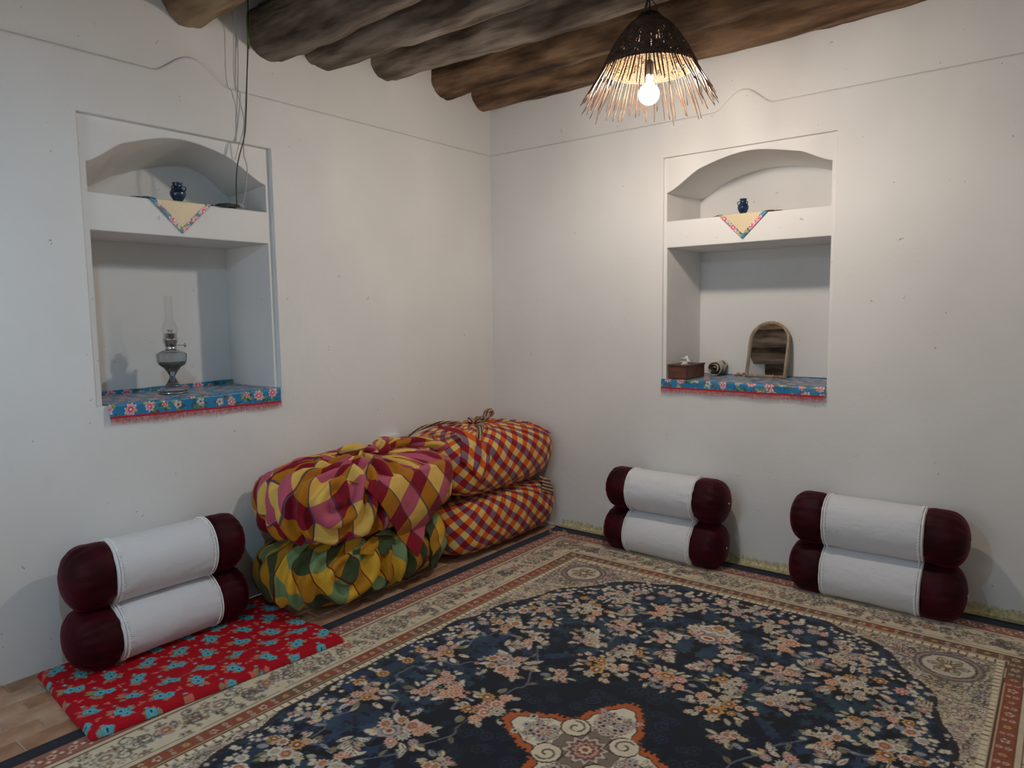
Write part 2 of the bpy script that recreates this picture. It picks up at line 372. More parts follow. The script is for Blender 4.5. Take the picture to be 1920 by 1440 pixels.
# ------------------------------------------------------------ rug
RX, RY, HW, HH = 2.165, -2.13, 1.548, 2.05
def paint_rug(res=.004):
    rg = random.Random(21)
    na, nb = int(HW/res)+2, int(HH/res)+2
    A = (np.arange(na)*res)[:, None]+np.zeros((1, nb)); B = (np.arange(nb)*res)[None, :]+np.zeros((na, 1))
    L = lambda *c: np.array(sl(c))
    NAVY, BLACK, TEAL, TEAL2 = L(13, 20, 40), L(14, 11, 18), L(46, 72, 92), L(34, 50, 78)
    CREAM, TAUPE, GREY, PINK, BRICK, RUST = L(218, 201, 172), L(158, 138, 120), L(150, 150, 152), L(205, 150, 135), L(150, 72, 52), L(188, 94, 42)
    GOLD, OLIVE, BROWN, WHITE, DK = L(205, 165, 95), L(130, 120, 85), L(100, 66, 42), L(216, 204, 186), L(44, 36, 36)
    C = np.zeros((na, nb, 3)); C[:] = NAVY
    # mottled ground of tone-on-tone leaves
    n1 = fnoise(A*9, B*9, 2); C[n1 > .56] = BLACK; 
    for k in range(900):
        x, y = rg.uniform(0, 1.1), rg.uniform(0, 1.65)
        c = rg.choice([TEAL, TEAL, TEAL2, L(40, 64, 74), L(44, 60, 92)])*rg.uniform(.6, 1.1)
        flower(C, res, x, y, rg.uniform(.022, .05), rg.choice([5, 6, 7]), [(1, c)], depth=rg.uniform(.4, .65), rot=rg.uniform(0, 6), sq=rg.uniform(.6, 1), ang=rg.uniform(0, 3))
    # inner darker ring around the medallion with faint circles
    rr = np.hypot(A, B*.85)
    k = (rr < .60)[..., None]; C = np.where(k, np.where((n1 > .5)[..., None], L(10, 17, 30), L(8, 13, 34)), C)
    for q in range(120):
        x, y = rg.uniform(0, .58), rg.uniform(0, .66)
        if math.hypot(x, y*.85) > .56: continue
        c = rg.choice([L(24, 38, 52), L(26, 44, 46), L(30, 42, 66)])
        flower(C, res, x, y, rg.uniform(.018, .03), 6, [(1, c), (.7, L(9, 14, 30)), (.35, c)], depth=.15)
    def clamp(c): return tuple(np.clip(c, 0, 1))
    def bloom(x, y, R, kind=None):
        kind = kind if kind is not None else rg.randrange(8)
        out = rg.choice([WHITE, CREAM, L(214, 190, 170)])
        if kind == 0: cols = [(1, DK), (.92, out), (.62, PINK), (.42, BRICK), (.25, GOLD), (.1, DK)]
        elif kind == 1: cols = [(1, DK), (.92, PINK), (.66, out), (.45, L(186, 98, 84)), (.22, CREAM)]
        elif kind == 2: cols = [(1, DK), (.9, GOLD), (.6, RUST), (.4, BROWN), (.22, CREAM)]
        elif kind == 3: cols = [(1, DK), (.92, WHITE), (.5, GREY), (.3, L(200, 170, 120))]
        elif kind == 4: cols = [(1, DK), (.92, L(176, 160, 158)), (.6, L(120, 100, 104)), (.4, out), (.2, BRICK)]
        elif kind == 5: cols = [(1, DK), (.93, out), (.7, TAUPE), (.5, CREAM), (.3, BROWN)]
        elif kind == 6: cols = [(1, DK), (.92, L(222, 176, 150)), (.62, L(196, 112, 80)), (.35, CREAM), (.18, RUST)]
        else: cols = [(1, DK), (.9, L(200, 190, 165)), (.6, L(170, 140, 100)), (.35, WHITE), (.15, DK)]
        flower(C, res, x, y, R, rg.choice([6, 8, 9, 11]), cols, depth=rg.uniform(.18, .4), rot=rg.uniform(0, 6), sq=rg.uniform(.75, 1), ang=rg.uniform(0, 3))
    def bouquet(x, y, R, n=9, big=.05):
        # dark halo, leaves around, blooms in the middle
        flower(C, res, x, y, R*1.12, 9, [(1, BLACK)], depth=.35, rot=rg.uniform(0, 6))
        for q in range(int(16*R/.1)):
            a = rg.uniform(0, 6.283); d = R*rg.uniform(.55, .95)
            leaf(C, res, x+d*math.cos(a), y+d*math.sin(a), rg.uniform(.03, .055), rg.uniform(.007, .013), a+rg.uniform(-.7, .7),
                 rg.choice([WHITE, CREAM, L(180, 172, 150), OLIVE, GREY, L(196, 184, 160)]), None, rg.choice([DK, None]))
        for q in range(n):
            a = q*2.4+rg.uniform(-.3, .3); d = R*.78*math.sqrt(q/n)
            bloom(x+d*math.cos(a), y+d*math.sin(a), big*rg.uniform(.62, 1.0)*(1 if q < 4 else .7))
        for q in range(int(n*1.0)):
            a = rg.uniform(0, 6.283); d = R*rg.uniform(.8, 1.15)
            flower(C, res, x+d*math.cos(a), y+d*math.sin(a), rg.uniform(.009, .015), 5, [(1, rg.choice([WHITE, CREAM, L(210, 190, 150), L(220, 160, 140)])), (.35, rg.choice([RUST, GOLD, DK]))], depth=.5, rot=rg.uniform(0, 6))
    # stems
    SG = L(120, 124, 134)
    for pts in ([(.16, .95), (.3, .86), (.45, .9), (.62, .98), (.70, 1.1)], [(.58, .52), (.5, .4), (.42, .2), (.46, 0)], [(.28, .56), (.36, .66), (.35, .8), (.25, .98), (.1, 1.05)],
                [(.64, .52), (.78, .55), (.86, .44), (.84, .3)], [(.6, .98), (.5, 1.1), (.36, 1.17), (.2, 1.2)], [(.9, 0), (.86, .12), (.74, .2), (.62, .28)], [(0, .6), (.1, .66), (.24, .62)]):
        p = [];  
        for k in range(len(pts)-1):
            for t in range(6): u = t/6; p.append((pts[k][0]*(1-u)+pts[k+1][0]*u+.012*math.sin(6.28*u), pts[k][1]*(1-u)+pts[k+1][1]*u+.012*math.sin(6.28*u)))
        curve(C, res, p, .0058, SG*.8)
        for k in range(3, len(p)-1, 4):
            a = rg.uniform(0, 6.28); leaf(C, res, p[k][0], p[k][1], .05, .009, a, rg.choice([GREY, CREAM, OLIVE]), None, DK)
    # chain of blooms around the outline of the dark field, then bouquets
    def lim(a, b): return (np.abs(a)/1.058)**2.5+(np.abs(b)/1.60)**2.5
    for k in range(34):
        t = (k+.5)/34*math.pi/2; ca, sb = math.cos(t)**(.8), math.sin(t)**(.8)
        q = .90+.03*math.sin(k*2.2); bloom(1.058*ca*q, 1.60*sb*q, rg.uniform(.022, .04), rg.choice([0, 1, 2, 6, 4, 3]))
        for z in range(3):
            flower(C, res, 1.058*ca*(.95+rg.uniform(-.02, .035)), 1.6*sb*(.955+rg.uniform(-.03, .03)), rg.uniform(.008, .014), 5, [(1, rg.choice([WHITE, CREAM, L(226, 214, 180)]))], depth=.35)
    for (x, y, R, n, bg_) in [(.585, .30, .12, 10, .055), (.252, .533, .12, 11, .05), (.0, 1.09, .13, 9, .075), (.635, .56, .07, 5, .04), (.604, .99, .13, 12, .05),
                              (.21, .72, .07, 6, .04), (.45, .02, .10, 7, .05), (.82, .62, .09, 8, .042), (.30, 1.18, .09, 8, .045), (.80, .86, .07, 6, .04), (.88, .22, .085, 8, .045),
                              (.36, .92, .09, 9, .04), (0, 1.42, .12, 9, .045), (.62, .0, .07, 5, .04), (.02, .60, .085, 6, .045), (.44, .72, .085, 8, .04), (.16, .92, .07, 6, .035), (.72, .06, .06, 5, .035), (.54, 1.22, .08, 8, .04), (.93, .42, .05, 4, .03), (.70, .74, .06, 6, .035), (.18, 1.33, .06, 5, .035), (.36, .36, .05, 5, .03)]:
        bouquet(x, y, R, n, bg_)
    # flaming palmettes
    for (x, y, a) in [(.42, 1.03, 1.2), (.84, .98, .6), (.70, .43, 2.4), (.12, .82, 3.9)]:
        for k in range(9):
            d = .012*k; s_ = 1 if k % 2 else -1
            leaf(C, res, x+d*math.cos(a), y+d*math.sin(a), .065-.004*k, .011, a+s_*(1.2-.1*k), rg.choice([CREAM, WHITE, L(190, 170, 140), PINK]), None, DK)
    # central medallion
    u, v = A, B
    th = np.arctan2(v, u); r = np.hypot(u, v)
    # lobe towards each axis: heart-shaped lobe (quarter shows two halves)
    def lobe(p, q, grow):      # p along the axis, q across
        w = .100*(1-(np.clip(p-.14, 0, .22)/.205)**1.6)*(1+.05*np.cos(p*95))
        return np.minimum(w+grow-np.abs(q), .312+grow*1.3-p)
    l1 = np.maximum(lobe(u, v, 0), lobe(v, u, 0)); l2 = np.maximum(lobe(u, v, .028), lobe(v, u, .028))
    teeth = .010*np.sin((u+v)*150)*np.sin((u-v)*150)
    pod = .056-np.hypot((u-.098)*1.0, (v-.092)*1.0)
    C = np.where((l2+teeth > 0)[..., None], L(186, 92, 42), C)
    C = np.where(((l2+teeth > -.012) & (l2+teeth < 0))[..., None], C*0+DK*.6, C)
    C = np.where((l1 > 0)[..., None], DK, C); C = np.where((l1 > .006)[..., None], L(224, 212, 186), C)
    C = np.where((r < .12)[..., None], L(130, 112, 96), C)
    for k in range(60):
        a = rg.choice([0, math.pi/2])+rg.uniform(-.34, .34); d = rg.uniform(.12, .27)
        x, y = abs(d*math.cos(a)), abs(d*math.sin(a))
        flower(C, res, x, y, rg.uniform(.012, .024), 7, [(1, DK), (.85, rg.choice([L(196, 178, 160), L(214, 186, 172), L(190, 184, 180), CREAM])), (.4, rg.choice([L(110, 52, 52), DK, RUST]))], depth=.4, rot=rg.uniform(0, 6))
    C = np.where((pod > 0)[..., None], L(70, 50, 34), C); C = np.where((pod > .006)[..., None], L(222, 205, 175), C)
    curve(C, res, spiral(.098, .092, .040, 1, 1.1), .006, DK)
    for R_, n_, cc in ((.085, 12, [(1, DK), (.93, L(206, 186, 168)), (.75, L(140, 96, 88))]), (.055, 12, [(1, DK), (.9, L(196, 150, 130)), (.6, L(120, 60, 50))]), (.025, 8, [(1, CREAM), (.5, BRICK)])):
        flower(C, res, 0, 0, R_, n_, cc, depth=.25)
    # spandrels: cream ground covered in scrolling outlines
    out = lim(A, B)+.06*np.sin(np.arctan2(B, A)*26)*.5 > 1
    wx = fnoise(A*10, B*10, 31)*.16; wy = fnoise(A*10+7, B*10, 33)*.16
    s1 = fnoise((A+wx)*17, (B+wy)*17, 5, 2); ridge = np.abs((s1*9) % 1-.5)
    tint = fnoise(A*14, B*14, 41, 2); G = np.zeros_like(C); G[:] = L(205, 188, 158)
    for lo, c in ((.60, L(172, 158, 148)), (.67, L(190, 160, 140))): G = np.where((tint > lo)[..., None], c, G)
    G = np.where((tint < .38)[..., None], L(170, 152, 122), G); G = np.where((tint < .30)[..., None], L(196, 172, 128), G)
    G = np.where((ridge < .085)[..., None], L(84, 78, 76), G); G = np.where(((ridge > .085) & (ridge < .15))[..., None], L(224, 214, 190), G)
    for q in range(0): pass
    sp2 = C.copy(); C = np.where(out[..., None], G, C)
    for q in range(900):
        x, y = rg.uniform(.2, 1.06), rg.uniform(.5, 1.56)
        if lim(np.array(x), np.array(y)) < 1.03: continue
        if rg.random() < .3: curve(C, res, spiral(x, y, rg.uniform(.012, .026), rg.uniform(0, 6), 1.0, rg.choice([-1, 1])), .0045, L(86, 80, 80))
        else: flower(C, res, x, y, rg.uniform(.009, .017), 5, [(1, L(90, 82, 78)), (.72, rg.choice([L(214, 202, 178), L(172, 156, 142), L(190, 150, 134), L(160, 150, 140), L(186, 160, 110)])), (.3, rg.choice([DK, CREAM]))], depth=.45, rot=rg.uniform(0, 6))
    edge = np.abs(lim(A, B)+.03*np.sin(np.arctan2(B, A)*26)-1); C = np.where((edge < .022)[..., None], DK, C)
    for k in range(150):     # leaves that break the outline
        t = rg.uniform(0, math.pi/2); q = rg.uniform(.93, 1.06); x, y = 1.058*math.cos(t)**.8*q, 1.6*math.sin(t)**.8*q
        flower(C, res, x, y, rg.uniform(.008, .02), 5, [(1, DK), (.8, rg.choice([WHITE, CREAM, L(190, 180, 165), L(190, 150, 135)]))], depth=.4, rot=rg.uniform(0, 6))
    for (x, y) in [(.9, 1.40)]:
        for k in range(16):
            a = k*2*math.pi/16; curve(C, res, spiral(x+.165*math.cos(a), y+.165*math.sin(a), .03, a, 1.2, 1 if k % 2 else -1), .005, L(90, 84, 84))
        for R_, c in ((.135, L(110, 96, 96)), (.122, TAUPE), (.108, DK), (.102, L(140, 124, 122)), (.094, WHITE), (.09, L(206, 192, 170))):
            flower(C, res, x, y, R_, 24, [(1, c)], depth=.03)
        flower(C, res, x, y, .078, 6, [(1, DK), (.93, L(190, 176, 150)), (.72, DK), (.66, L(206, 190, 160)), (.4, L(120, 88, 62)), (.2, CREAM)], depth=.35)
        for k in range(8): a = k*math.pi/4; leaf(C, res, x+.02*math.cos(a), y+.02*math.sin(a), .05, .012, a, L(104, 92, 68), None, CREAM)
    # ---- borders, measured inwards from the edge
    D = np.minimum(HW-A, HH-B); along = np.where(HW-A < HH-B, B, A); 
    def band(d0, d1, col): 
        nonlocal C
        C = np.where(((D >= d0) & (D < d1))[..., None], np.asarray(col), C)
    band(-1, .49, L(198, 180, 150))
    k = (np.abs((along/.034) % 1-.5) < .34) & (np.abs(D-.477) < .0095); C = np.where((k & (D < .49))[..., None], L(226, 212, 182), C)
    k = (np.abs((along/.034) % 1-.5) > .40) & (np.abs(D-.477) < .013); C = np.where(k[..., None], L(120, 92, 62), C)
    band(.455, .461, BROWN); band(.448, .455, L(206, 180, 140))
    gb = fnoise(A*5+3, B*5, 77, 2)[..., None]; GC = np.where(gb > .5, L(150, 76, 50), L(118, 84, 62))
    k = (D >= .395) & (D < .448); C = np.where(k[..., None], GC, C)
    band(.389, .395, BROWN); band(.372, .389, L(210, 194, 164)); band(.366, .372, L(120, 76, 50)); band(.360, .366, L(214, 200, 170))
    band(.185, .360, L(214, 199, 170))
    band(.179, .185, L(110, 78, 54)); band(.163, .179, L(208, 190, 162)); band(.155, .163, BRICK)
    band(.076, .155, L(150, 98, 84)); band(-1, .076, L(12, 17, 34))
    # motifs in the borders
    def place(side, t, d):      # side 0: the long edge a=HW, side 1: the edge b=HH
        return (HW-d, t) if side == 0 else (t, HH-d)
    for side, Ln, per in ((0, HH, .41), (1, HW, .387)):
        # small guard flowers
        t = .017
        while t < Ln-.03:
            x, y = place(side, t, .116); q = int(t/.034) % 2
            flower(C, res, x, y, .021 if q else .017, 5 if q else 4, [(1, DK*.8), (.86, L(222, 180, 158) if q else L(176, 92, 74)), (.4, BRICK if q else CREAM)], depth=.4, rot=t*40)
            x, y = place(side, t+.017, .139 if q else .092); flower(C, res, x, y, .008, 4, [(1, CREAM)], depth=.3)
            x, y = place(side, t, .04+.006*math.sin(t*60)); flower(C, res, x, y, .017, 5, [(1, L(30, 38, 60)), (.6, L(20, 26, 44))], depth=.5, rot=t*30)
            t += .034
        t = .02
        while t < Ln-.42:
            x, y = place(side, t, .421); q = int(t/.05) % 4
            if q == 0: flower(C, res, x, y, .023, 6, [(1, DK*.8), (.85, L(164, 110, 70)), (.5, GOLD), (.2, BRICK)], depth=.3, sq=.8)
            elif q == 2: flower(C, res, x, y, .021, 5, [(1, DK*.8), (.85, CREAM), (.45, BRICK)], depth=.45, rot=t*20)
            else:
                for s_ in (-1, 1): xx, yy = place(side, t, .421+s_*.012); flower(C, res, xx, yy, .0095, 5, [(1, CREAM), (.4, DK)], depth=.4)
            t += .05
        # main border: repeating compound palmettes with scrolls of outlined flowers
        t0 = 0; idx = 0
        while t0 < Ln:
            rg2 = random.Random(100+idx % 3)
            for k in range(105):
                tt = t0+rg2.uniform(0, per); dd = .272+rg2.gauss(0, .05); dd = min(max(dd, .196), .349)
                if abs((tt-t0)/per-.5) > .30 and abs(dd-.272) > .035 and rg2.random() < .55: continue
                if tt > Ln-.19: continue
                x, y = place(side, tt, dd); R = rg2.choice([.008, .010, .013, .018])
                c = rg2.choice([L(168, 156, 140), L(190, 160, 140), L(150, 140, 130), L(150, 154, 160), L(176, 150, 104), L(196, 180, 150), L(150, 148, 120), L(172, 110, 86)])
                flower(C, res, x, y, R, 5, [(1, L(78, 68, 60)), (.78, c), (.35, rg2.choice([DK, BROWN, CREAM]))], depth=.4, rot=rg2.uniform(0, 6))
            for k in range(15):
                tt = t0+per*rg2.uniform(.05, .95); dd = .272+rg2.uniform(-.055, .055)
                if tt > Ln-.2: continue
                x, y = place(side, tt, dd); curve(C, res, spiral(x, y, rg2.uniform(.018, .034), rg2.uniform(0, 6), 1.1, rg2.choice([-1, 1])), .005, L(88, 80, 76))
            tt = t0+per/2
            if tt < Ln-.2:
                x, y = place(side, tt, .272)
                flower(C, res, x, y, .052, 8, [(1, L(80, 70, 64)), (.9, L(176, 164, 150)), (.72, L(90, 78, 72)), (.66, L(206, 190, 164)), (.45, L(150, 120, 104)), (.2, CREAM)], depth=.28, sq=.75, ang=0 if side else math.pi/2)
            x, y = place(side, min(t0, Ln-.27), .272)
            flower(C, res, x, y, .036, 7, [(1, L(84, 66, 60)), (.88, L(196, 158, 140)), (.55, L(150, 84, 70)), (.25, GOLD)], depth=.35)
            t0 += per; idx += 1
    x, y = HW-.272, HH-.272
    flower(C, res, x, y, .06, 8, [(1, L(80, 70, 64)), (.9, L(180, 150, 120)), (.6, L(130, 90, 66)), (.3, CREAM)], depth=.3)
    return np.clip(C, 0, 1), res
RC, rres = paint_rug()
def axis(lo, mid, hi, fine, coarse):
    return np.concatenate([np.arange(lo, mid, coarse), np.arange(mid, hi, fine), [hi]])
gx = np.concatenate([np.arange(RX-HW, 3.45, .0043), np.arange(3.46, RX+HW, .012), [RX+HW]])
gy = np.concatenate([np.arange(RY-HH, -3.5, .02), np.arange(-3.5, RY+HH, .0045), [RY+HH]])
X, Y = np.meshgrid(gx, gy, indexing='ij')
# a slight hand-woven irregularity so that the quarters are not perfect mirror images
U = X-RX+.006*(fnoise(X*3, Y*3, 3)-.5); V = Y-RY+.006*(fnoise(X*3+9, Y*3, 4)-.5)
ia = np.clip((np.abs(U)/rres+.5).astype(int), 0, RC.shape[0]-1); ib = np.clip((np.abs(V)/rres+.5).astype(int), 0, RC.shape[1]-1)
col = RC[ia, ib]*(.92+.16*fnoise(X*40, Y*40, 8, 2))[..., None]
edge = np.minimum(HW-np.abs(X-RX), HH-np.abs(Y-RY))
Z = .011*np.clip(edge/.006, 0, 1)**.5 + .0015*fnoise(X*4, Y*4, 12)
RUGM = paint_mat('rug_pile', .9, 900, .0015, .15)
rug = link('rug', grid_mesh('rug', np.stack([X, Y, Z], -1), col), RUGM)
tag(rug, 'large navy and cream Persian style carpet with a floral medallion covering the floor', 'rug')
FR, nt, b = mat('rug_fringe', sl((205, 192, 140)), .8); noise_var(nt, b, sl((178, 166, 120)), sl((222, 212, 168)), 60)
mb = MB(); rg = random.Random(3); x = RX-HW+.01
while x < 3.6:
    w = .0034; d = rg.uniform(-.004, .004); h = rg.uniform(.036, .055)
    A_ = [(x-w, -.083, .009), (x+w, -.083, .009), (x-w+d*.4, -.016, .006), (x+w+d*.4, -.016, .006), (x-w+d, -.004, h*.5), (x+w+d, -.004, h*.5), (x-w*.6+d*2, -.003, h), (x+w*.6+d*2, -.003, h)]
    mb.add(A_, [(0, 1, 3, 2), (2, 3, 5, 4), (4, 5, 7, 6)]); x += .0047
fr = mb.build('fringe', FR, rug); tag(fr, 'pale yellow fringe pushed up against the wall', kind='stuff')
mb = MB(); mb.box(RX-HW, RX+HW, -.088, -.076, .001, .014); e, _nt, _b = mat('rug_binding', (.006, .008, .015), .8); mb.build('edge_binding', e, rug)

# ------------------------------------------------------------ red floral mat
def paint_mat_red(W_, L_, res=.0035):
    n, m = int(W_/res)+1, int(L_/res)+1; C = np.zeros((n, m, 3)); rg = random.Random(8)
    L = lambda *c: np.array(sl(c)); RED = L(178, 14, 32); C[:] = RED
    gi = 0
    for i in range(-1, 8):
        for j in range(-1, 9):
            x = .055+i*.115; y = .05+j*.148+(.074 if i % 2 else 0)
            x += rg.uniform(-.006, .006); y += rg.uniform(-.006, .006)
            a = rg.choice([.4, 2.3, 1.2, 3.0]) 
            pk = L(206, 110, 92)
            for k in range(7):
                t = a+math.pi*(k % 2)+rg.uniform(-.7, .7); leaf(C, res, x, y, rg.uniform(.04, .066), .009, t, rg.choice([pk, L(190, 96, 84), L(150, 138, 96)]))
            for k in range(6): t = rg.uniform(0, 6.28); flower(C, res, x+.038*math.cos(t), y+.038*math.sin(t), .012, 4, [(1, rg.choice([pk, L(150, 140, 100), L(120, 160, 150)]))], depth=.4)
            for (d, R) in ((0.0, .029), (.032, .023)):
                fx, fy = x+d*math.cos(a), y+d*math.sin(a)
                flower(C, res, fx, fy, R, 5, [(1, L(60, 132, 148)), (.85, L(110, 196, 204)), (.62, L(40, 120, 150)), (.45, L(130, 200, 206)), (.25, L(14, 66, 100))], depth=.2, rot=rg.uniform(0, 6))
            # small sprigs between
            x2, y2 = x+.05, y+.074
            flower(C, res, x2+rg.uniform(-.006, .006), y2, .0105, 4, [(1, L(70, 150, 160)), (.45, L(150, 210, 210))], depth=.45, rot=rg.uniform(0, 3))
            for k in range(3): leaf(C, res, x2-.052+rg.uniform(-.006, .006), y2+rg.uniform(-.008, .008), .02, .005, rg.uniform(0, 6.28), pk)
    return C, res
MC, mres = paint_mat_red(.74, 1.12)
c00, c10, c11, c01 = (.050, -3.090), (.752, -3.150), (.855, -2.115), (.080, -2.058)
n, m = 210, 310
s_ = np.linspace(0, 1, n)[:, None]; t_ = np.linspace(0, 1, m)[None, :]
X = (1-s_)*(1-t_)*c00[0]+s_*(1-t_)*c10[0]+s_*t_*c11[0]+(1-s_)*t_*c01[0]; Y = (1-s_)*(1-t_)*c00[1]+s_*(1-t_)*c10[1]+s_*t_*c11[1]+(1-s_)*t_*c01[1]
ed = np.minimum(np.minimum(s_, 1-s_)*.71, np.minimum(t_, 1-t_)*1.04)
lift = .0135/(1+np.exp(-(X-.60)/.012))
Zt = lift+.002+.024*np.clip(ed/.013, 0, 1)**.4+.002*(fnoise(X*6, Y*6, 4)-.5)
ia = np.clip((s_*.72/mres+0*t_).astype(int), 0, MC.shape[0]-1); ib = np.clip((t_*1.06/mres+0*s_).astype(int), 0, MC.shape[1]-1)
mt_o = link('floor_mat', grid_mesh('floor_mat', np.stack([X, Y, Zt], -1), MC[ia, ib]), paint_mat('red_floral_cotton', .75, 500, .0006))
tag(mt_o, 'thin red cotton floor mat printed with turquoise roses, lying by the left wall', 'mat')

# ------------------------------------------------------------ bolsters
VEL, nt, b = mat('crimson_velvet', (.075, .003, .012), .55); b.inputs['Sheen Weight'].default_value = .30; b.inputs['Sheen Tint'].default_value = (.8, .05, .15, 1); b.inputs['Sheen Roughness'].default_value = .35; b.inputs['Specular IOR Level'].default_value = .15
n_, r_, src = noise_var(nt, b, (.016, .0004, .002), (.048, .0012, .006), 7); bump(nt, b, n_.outputs['Fac'], .5, .012)
WC, nt, b = mat('white_cotton', (.72, .72, .74), .85); b.inputs['Specular IOR Level'].default_value = .15
tc = nd(nt, 'ShaderNodeTexCoord'); n1 = nd(nt, 'ShaderNodeTexNoise', i_Scale=14, i_Detail=4, i_Distortion=1.2); nt.links.new(tc.outputs['Object'], n1.inputs['Vector']); o_ = bump(nt, b, n1.outputs['Fac'], .5, .010)
n2 = nd(nt, 'ShaderNodeTexNoise', i_Scale=700); nt.links.new(tc.outputs['Object'], n2.inputs['Vector']); bump(nt, b, n2.outputs['Fac'], .2, .0005, o_)
LACE, nt, b = mat('lace', (.92, .91, .88), .8)
BR, BLEN = .137, .80
def bolster_meshes(seed, R=BR, L=BLEN, capL=.175, sag=.94):
    h = L/2
    def rad(u, T):
        q = np.clip((np.abs(u)-(h-.115))/.115, 0, 1)
        r = R*(1-q**3.2)**.5
        near = np.exp(-np.abs(np.abs(u)-(h-capL))/.05)
        r = r-.007*np.exp(-((np.abs(u)-(h-capL))/.012)**2)
        r = r+near*.0075*(vnoise(T*5+seed, np.abs(u)*3+0*T, seed)-.5)*2+.003*(fnoise(T*2+u*7, u*9+seed, seed+2)-.5)*2
        r = r+np.clip(q, 0, 1)*.006*(np.sin(T*17+seed)*.5+vnoise(T*6, u*20, seed)-.5)*(1-q)*3
        return r
    def seg(u0, u1, n, m=72, ucl=None):
        U = np.linspace(u0, u1, n)
        if ucl: # denser toward the rounded end
            U = u0+(u1-u0)*np.sin(np.linspace(0, np.pi/2, n))
        T = np.linspace(0, 2*np.pi, m, endpoint=False)[None, :]; U = U[:, None]
        r = rad(U, T); r = np.where(np.abs(U) >= h-1e-6, 1e-4, r)
        Pz = np.sin(T)*r; Pz = np.sign(Pz)*np.abs(Pz)**.97*(R**.03)*sag
        return np.stack([U+0*T, np.cos(T)*r*1.03, Pz], -1)
    me_c = grid_mesh('cover', seg(-(h-capL), h-capL, 46), wrap_j=True)
    me_a = grid_mesh('velvet_end', seg(-(h-capL), -h, 30, ucl=1), wrap_j=True)
    me_b = grid_mesh('velvet_end', seg(h-capL, h, 30, ucl=1), wrap_j=True)
    lm = []
    for sgn in (-1, 1):
        mb = MB(); u0 = sgn*(h-capL-.006); N = 96
        for dk, w in ((0, .0028), (-sgn*.011, .0018)):
            pts = [(u0+dk, math.cos(2*math.pi*k/N)*(R+.0015)*1.03, math.sin(2*math.pi*k/N)*(R+.0015)*sag) for k in range(N)]
            pts.append(pts[0]); mb.tube(pts, w, 5, False)
        for k in range(N):
            a = 2*math.pi*k/N; y, z = math.cos(a)*(R+.002)*1.03, math.sin(a)*(R+.002)*sag; s3 = .0034; ux = u0-sgn*(.0135+.002*(k % 2))
            mb.add([(ux-s3*1.4, y, z), (ux+s3*1.6, y, z), (ux, y*1.03, z*1.03), (ux, y-z*.026, z+y*.026), (ux, y+z*.026, z-y*.026)], [(0, 3, 2), (0, 2, 4), (1, 2, 3), (1, 4, 2)])
        me = bpy.data.meshes.new('lace_trim'); me.from_pydata(mb.v, [], mb.f); me.materials.append(LACE); lm.append(me)
    bt = MB(); bt.lathe([(.0001, 0), (.004, .0005), (.0055, .003), (.003, .0055), (.0001, .006)], 12, cap=False)
    me_bt = bpy.data.meshes.new('button'); me_bt.from_pydata([(sx, y, z) for (y, z, sx) in bt.v], [], bt.f); me_bt.materials.append(LACE)
    for me, mm in ((me_c, WC), (me_a, VEL), (me_b, VEL)): me.materials.append(mm)
    return me_c, me_a, me_b, lm[0], lm[1], me_bt
BM = [bolster_meshes(1), bolster_meshes(5), bolster_meshes(9)]
def bolster(loc, rz, roll, k, label, group, scale=1.0, dirx=0):
    r = empty('bolster', loc); r.rotation_euler = (roll, dirx, rz); r.scale = (scale, 1, 1)
    tag(r, label, 'bolster', group)
    for nm, me in zip(('cover', 'velvet_end', 'velvet_end', 'lace_trim', 'lace_trim', 'button'), BM[k]):
        o = bpy.data.objects.new(nm, me); COL.objects.link(o); o.parent = r
        if nm == 'button': o.location = (BLEN/2-.003, 0, 0)
    return r
G1 = 'bolster cushions stacked in pairs against the walls'
hb = BR*.94
bolster((.190, -2.625, .028+hb), math.pi/2+.02, .3, 0, 'lower white and crimson bolster lying on the red mat by the left wall', G1, 1.01)
bolster((.190, -2.625, .028+hb*3+.001), math.pi/2-.02, 1.9, 1, 'upper white and crimson bolster stacked above the red mat by the left wall', G1, .99)
bolster((1.500, -.185, .012+hb), -.03, .9, 2, 'lower bolster of the stack by the right wall nearer the checked bundles', G1, 1.0)
bolster((1.510, -.180, .012+hb*3+.001), .0, 2.5, 0, 'upper bolster of the stack by the right wall nearer the checked bundles', G1, .98)
bolster((2.665, -.185, .012+hb), -.03, 4.1, 1, 'lower bolster of the stack farthest right, under the niche with the mirror', G1, 1.03)
bolster((2.665, -.180, .012+hb*3+.001), .0, 5.2, 2, 'upper bolster of the stack farthest right, with crimson velvet ends', G1, 1.03)

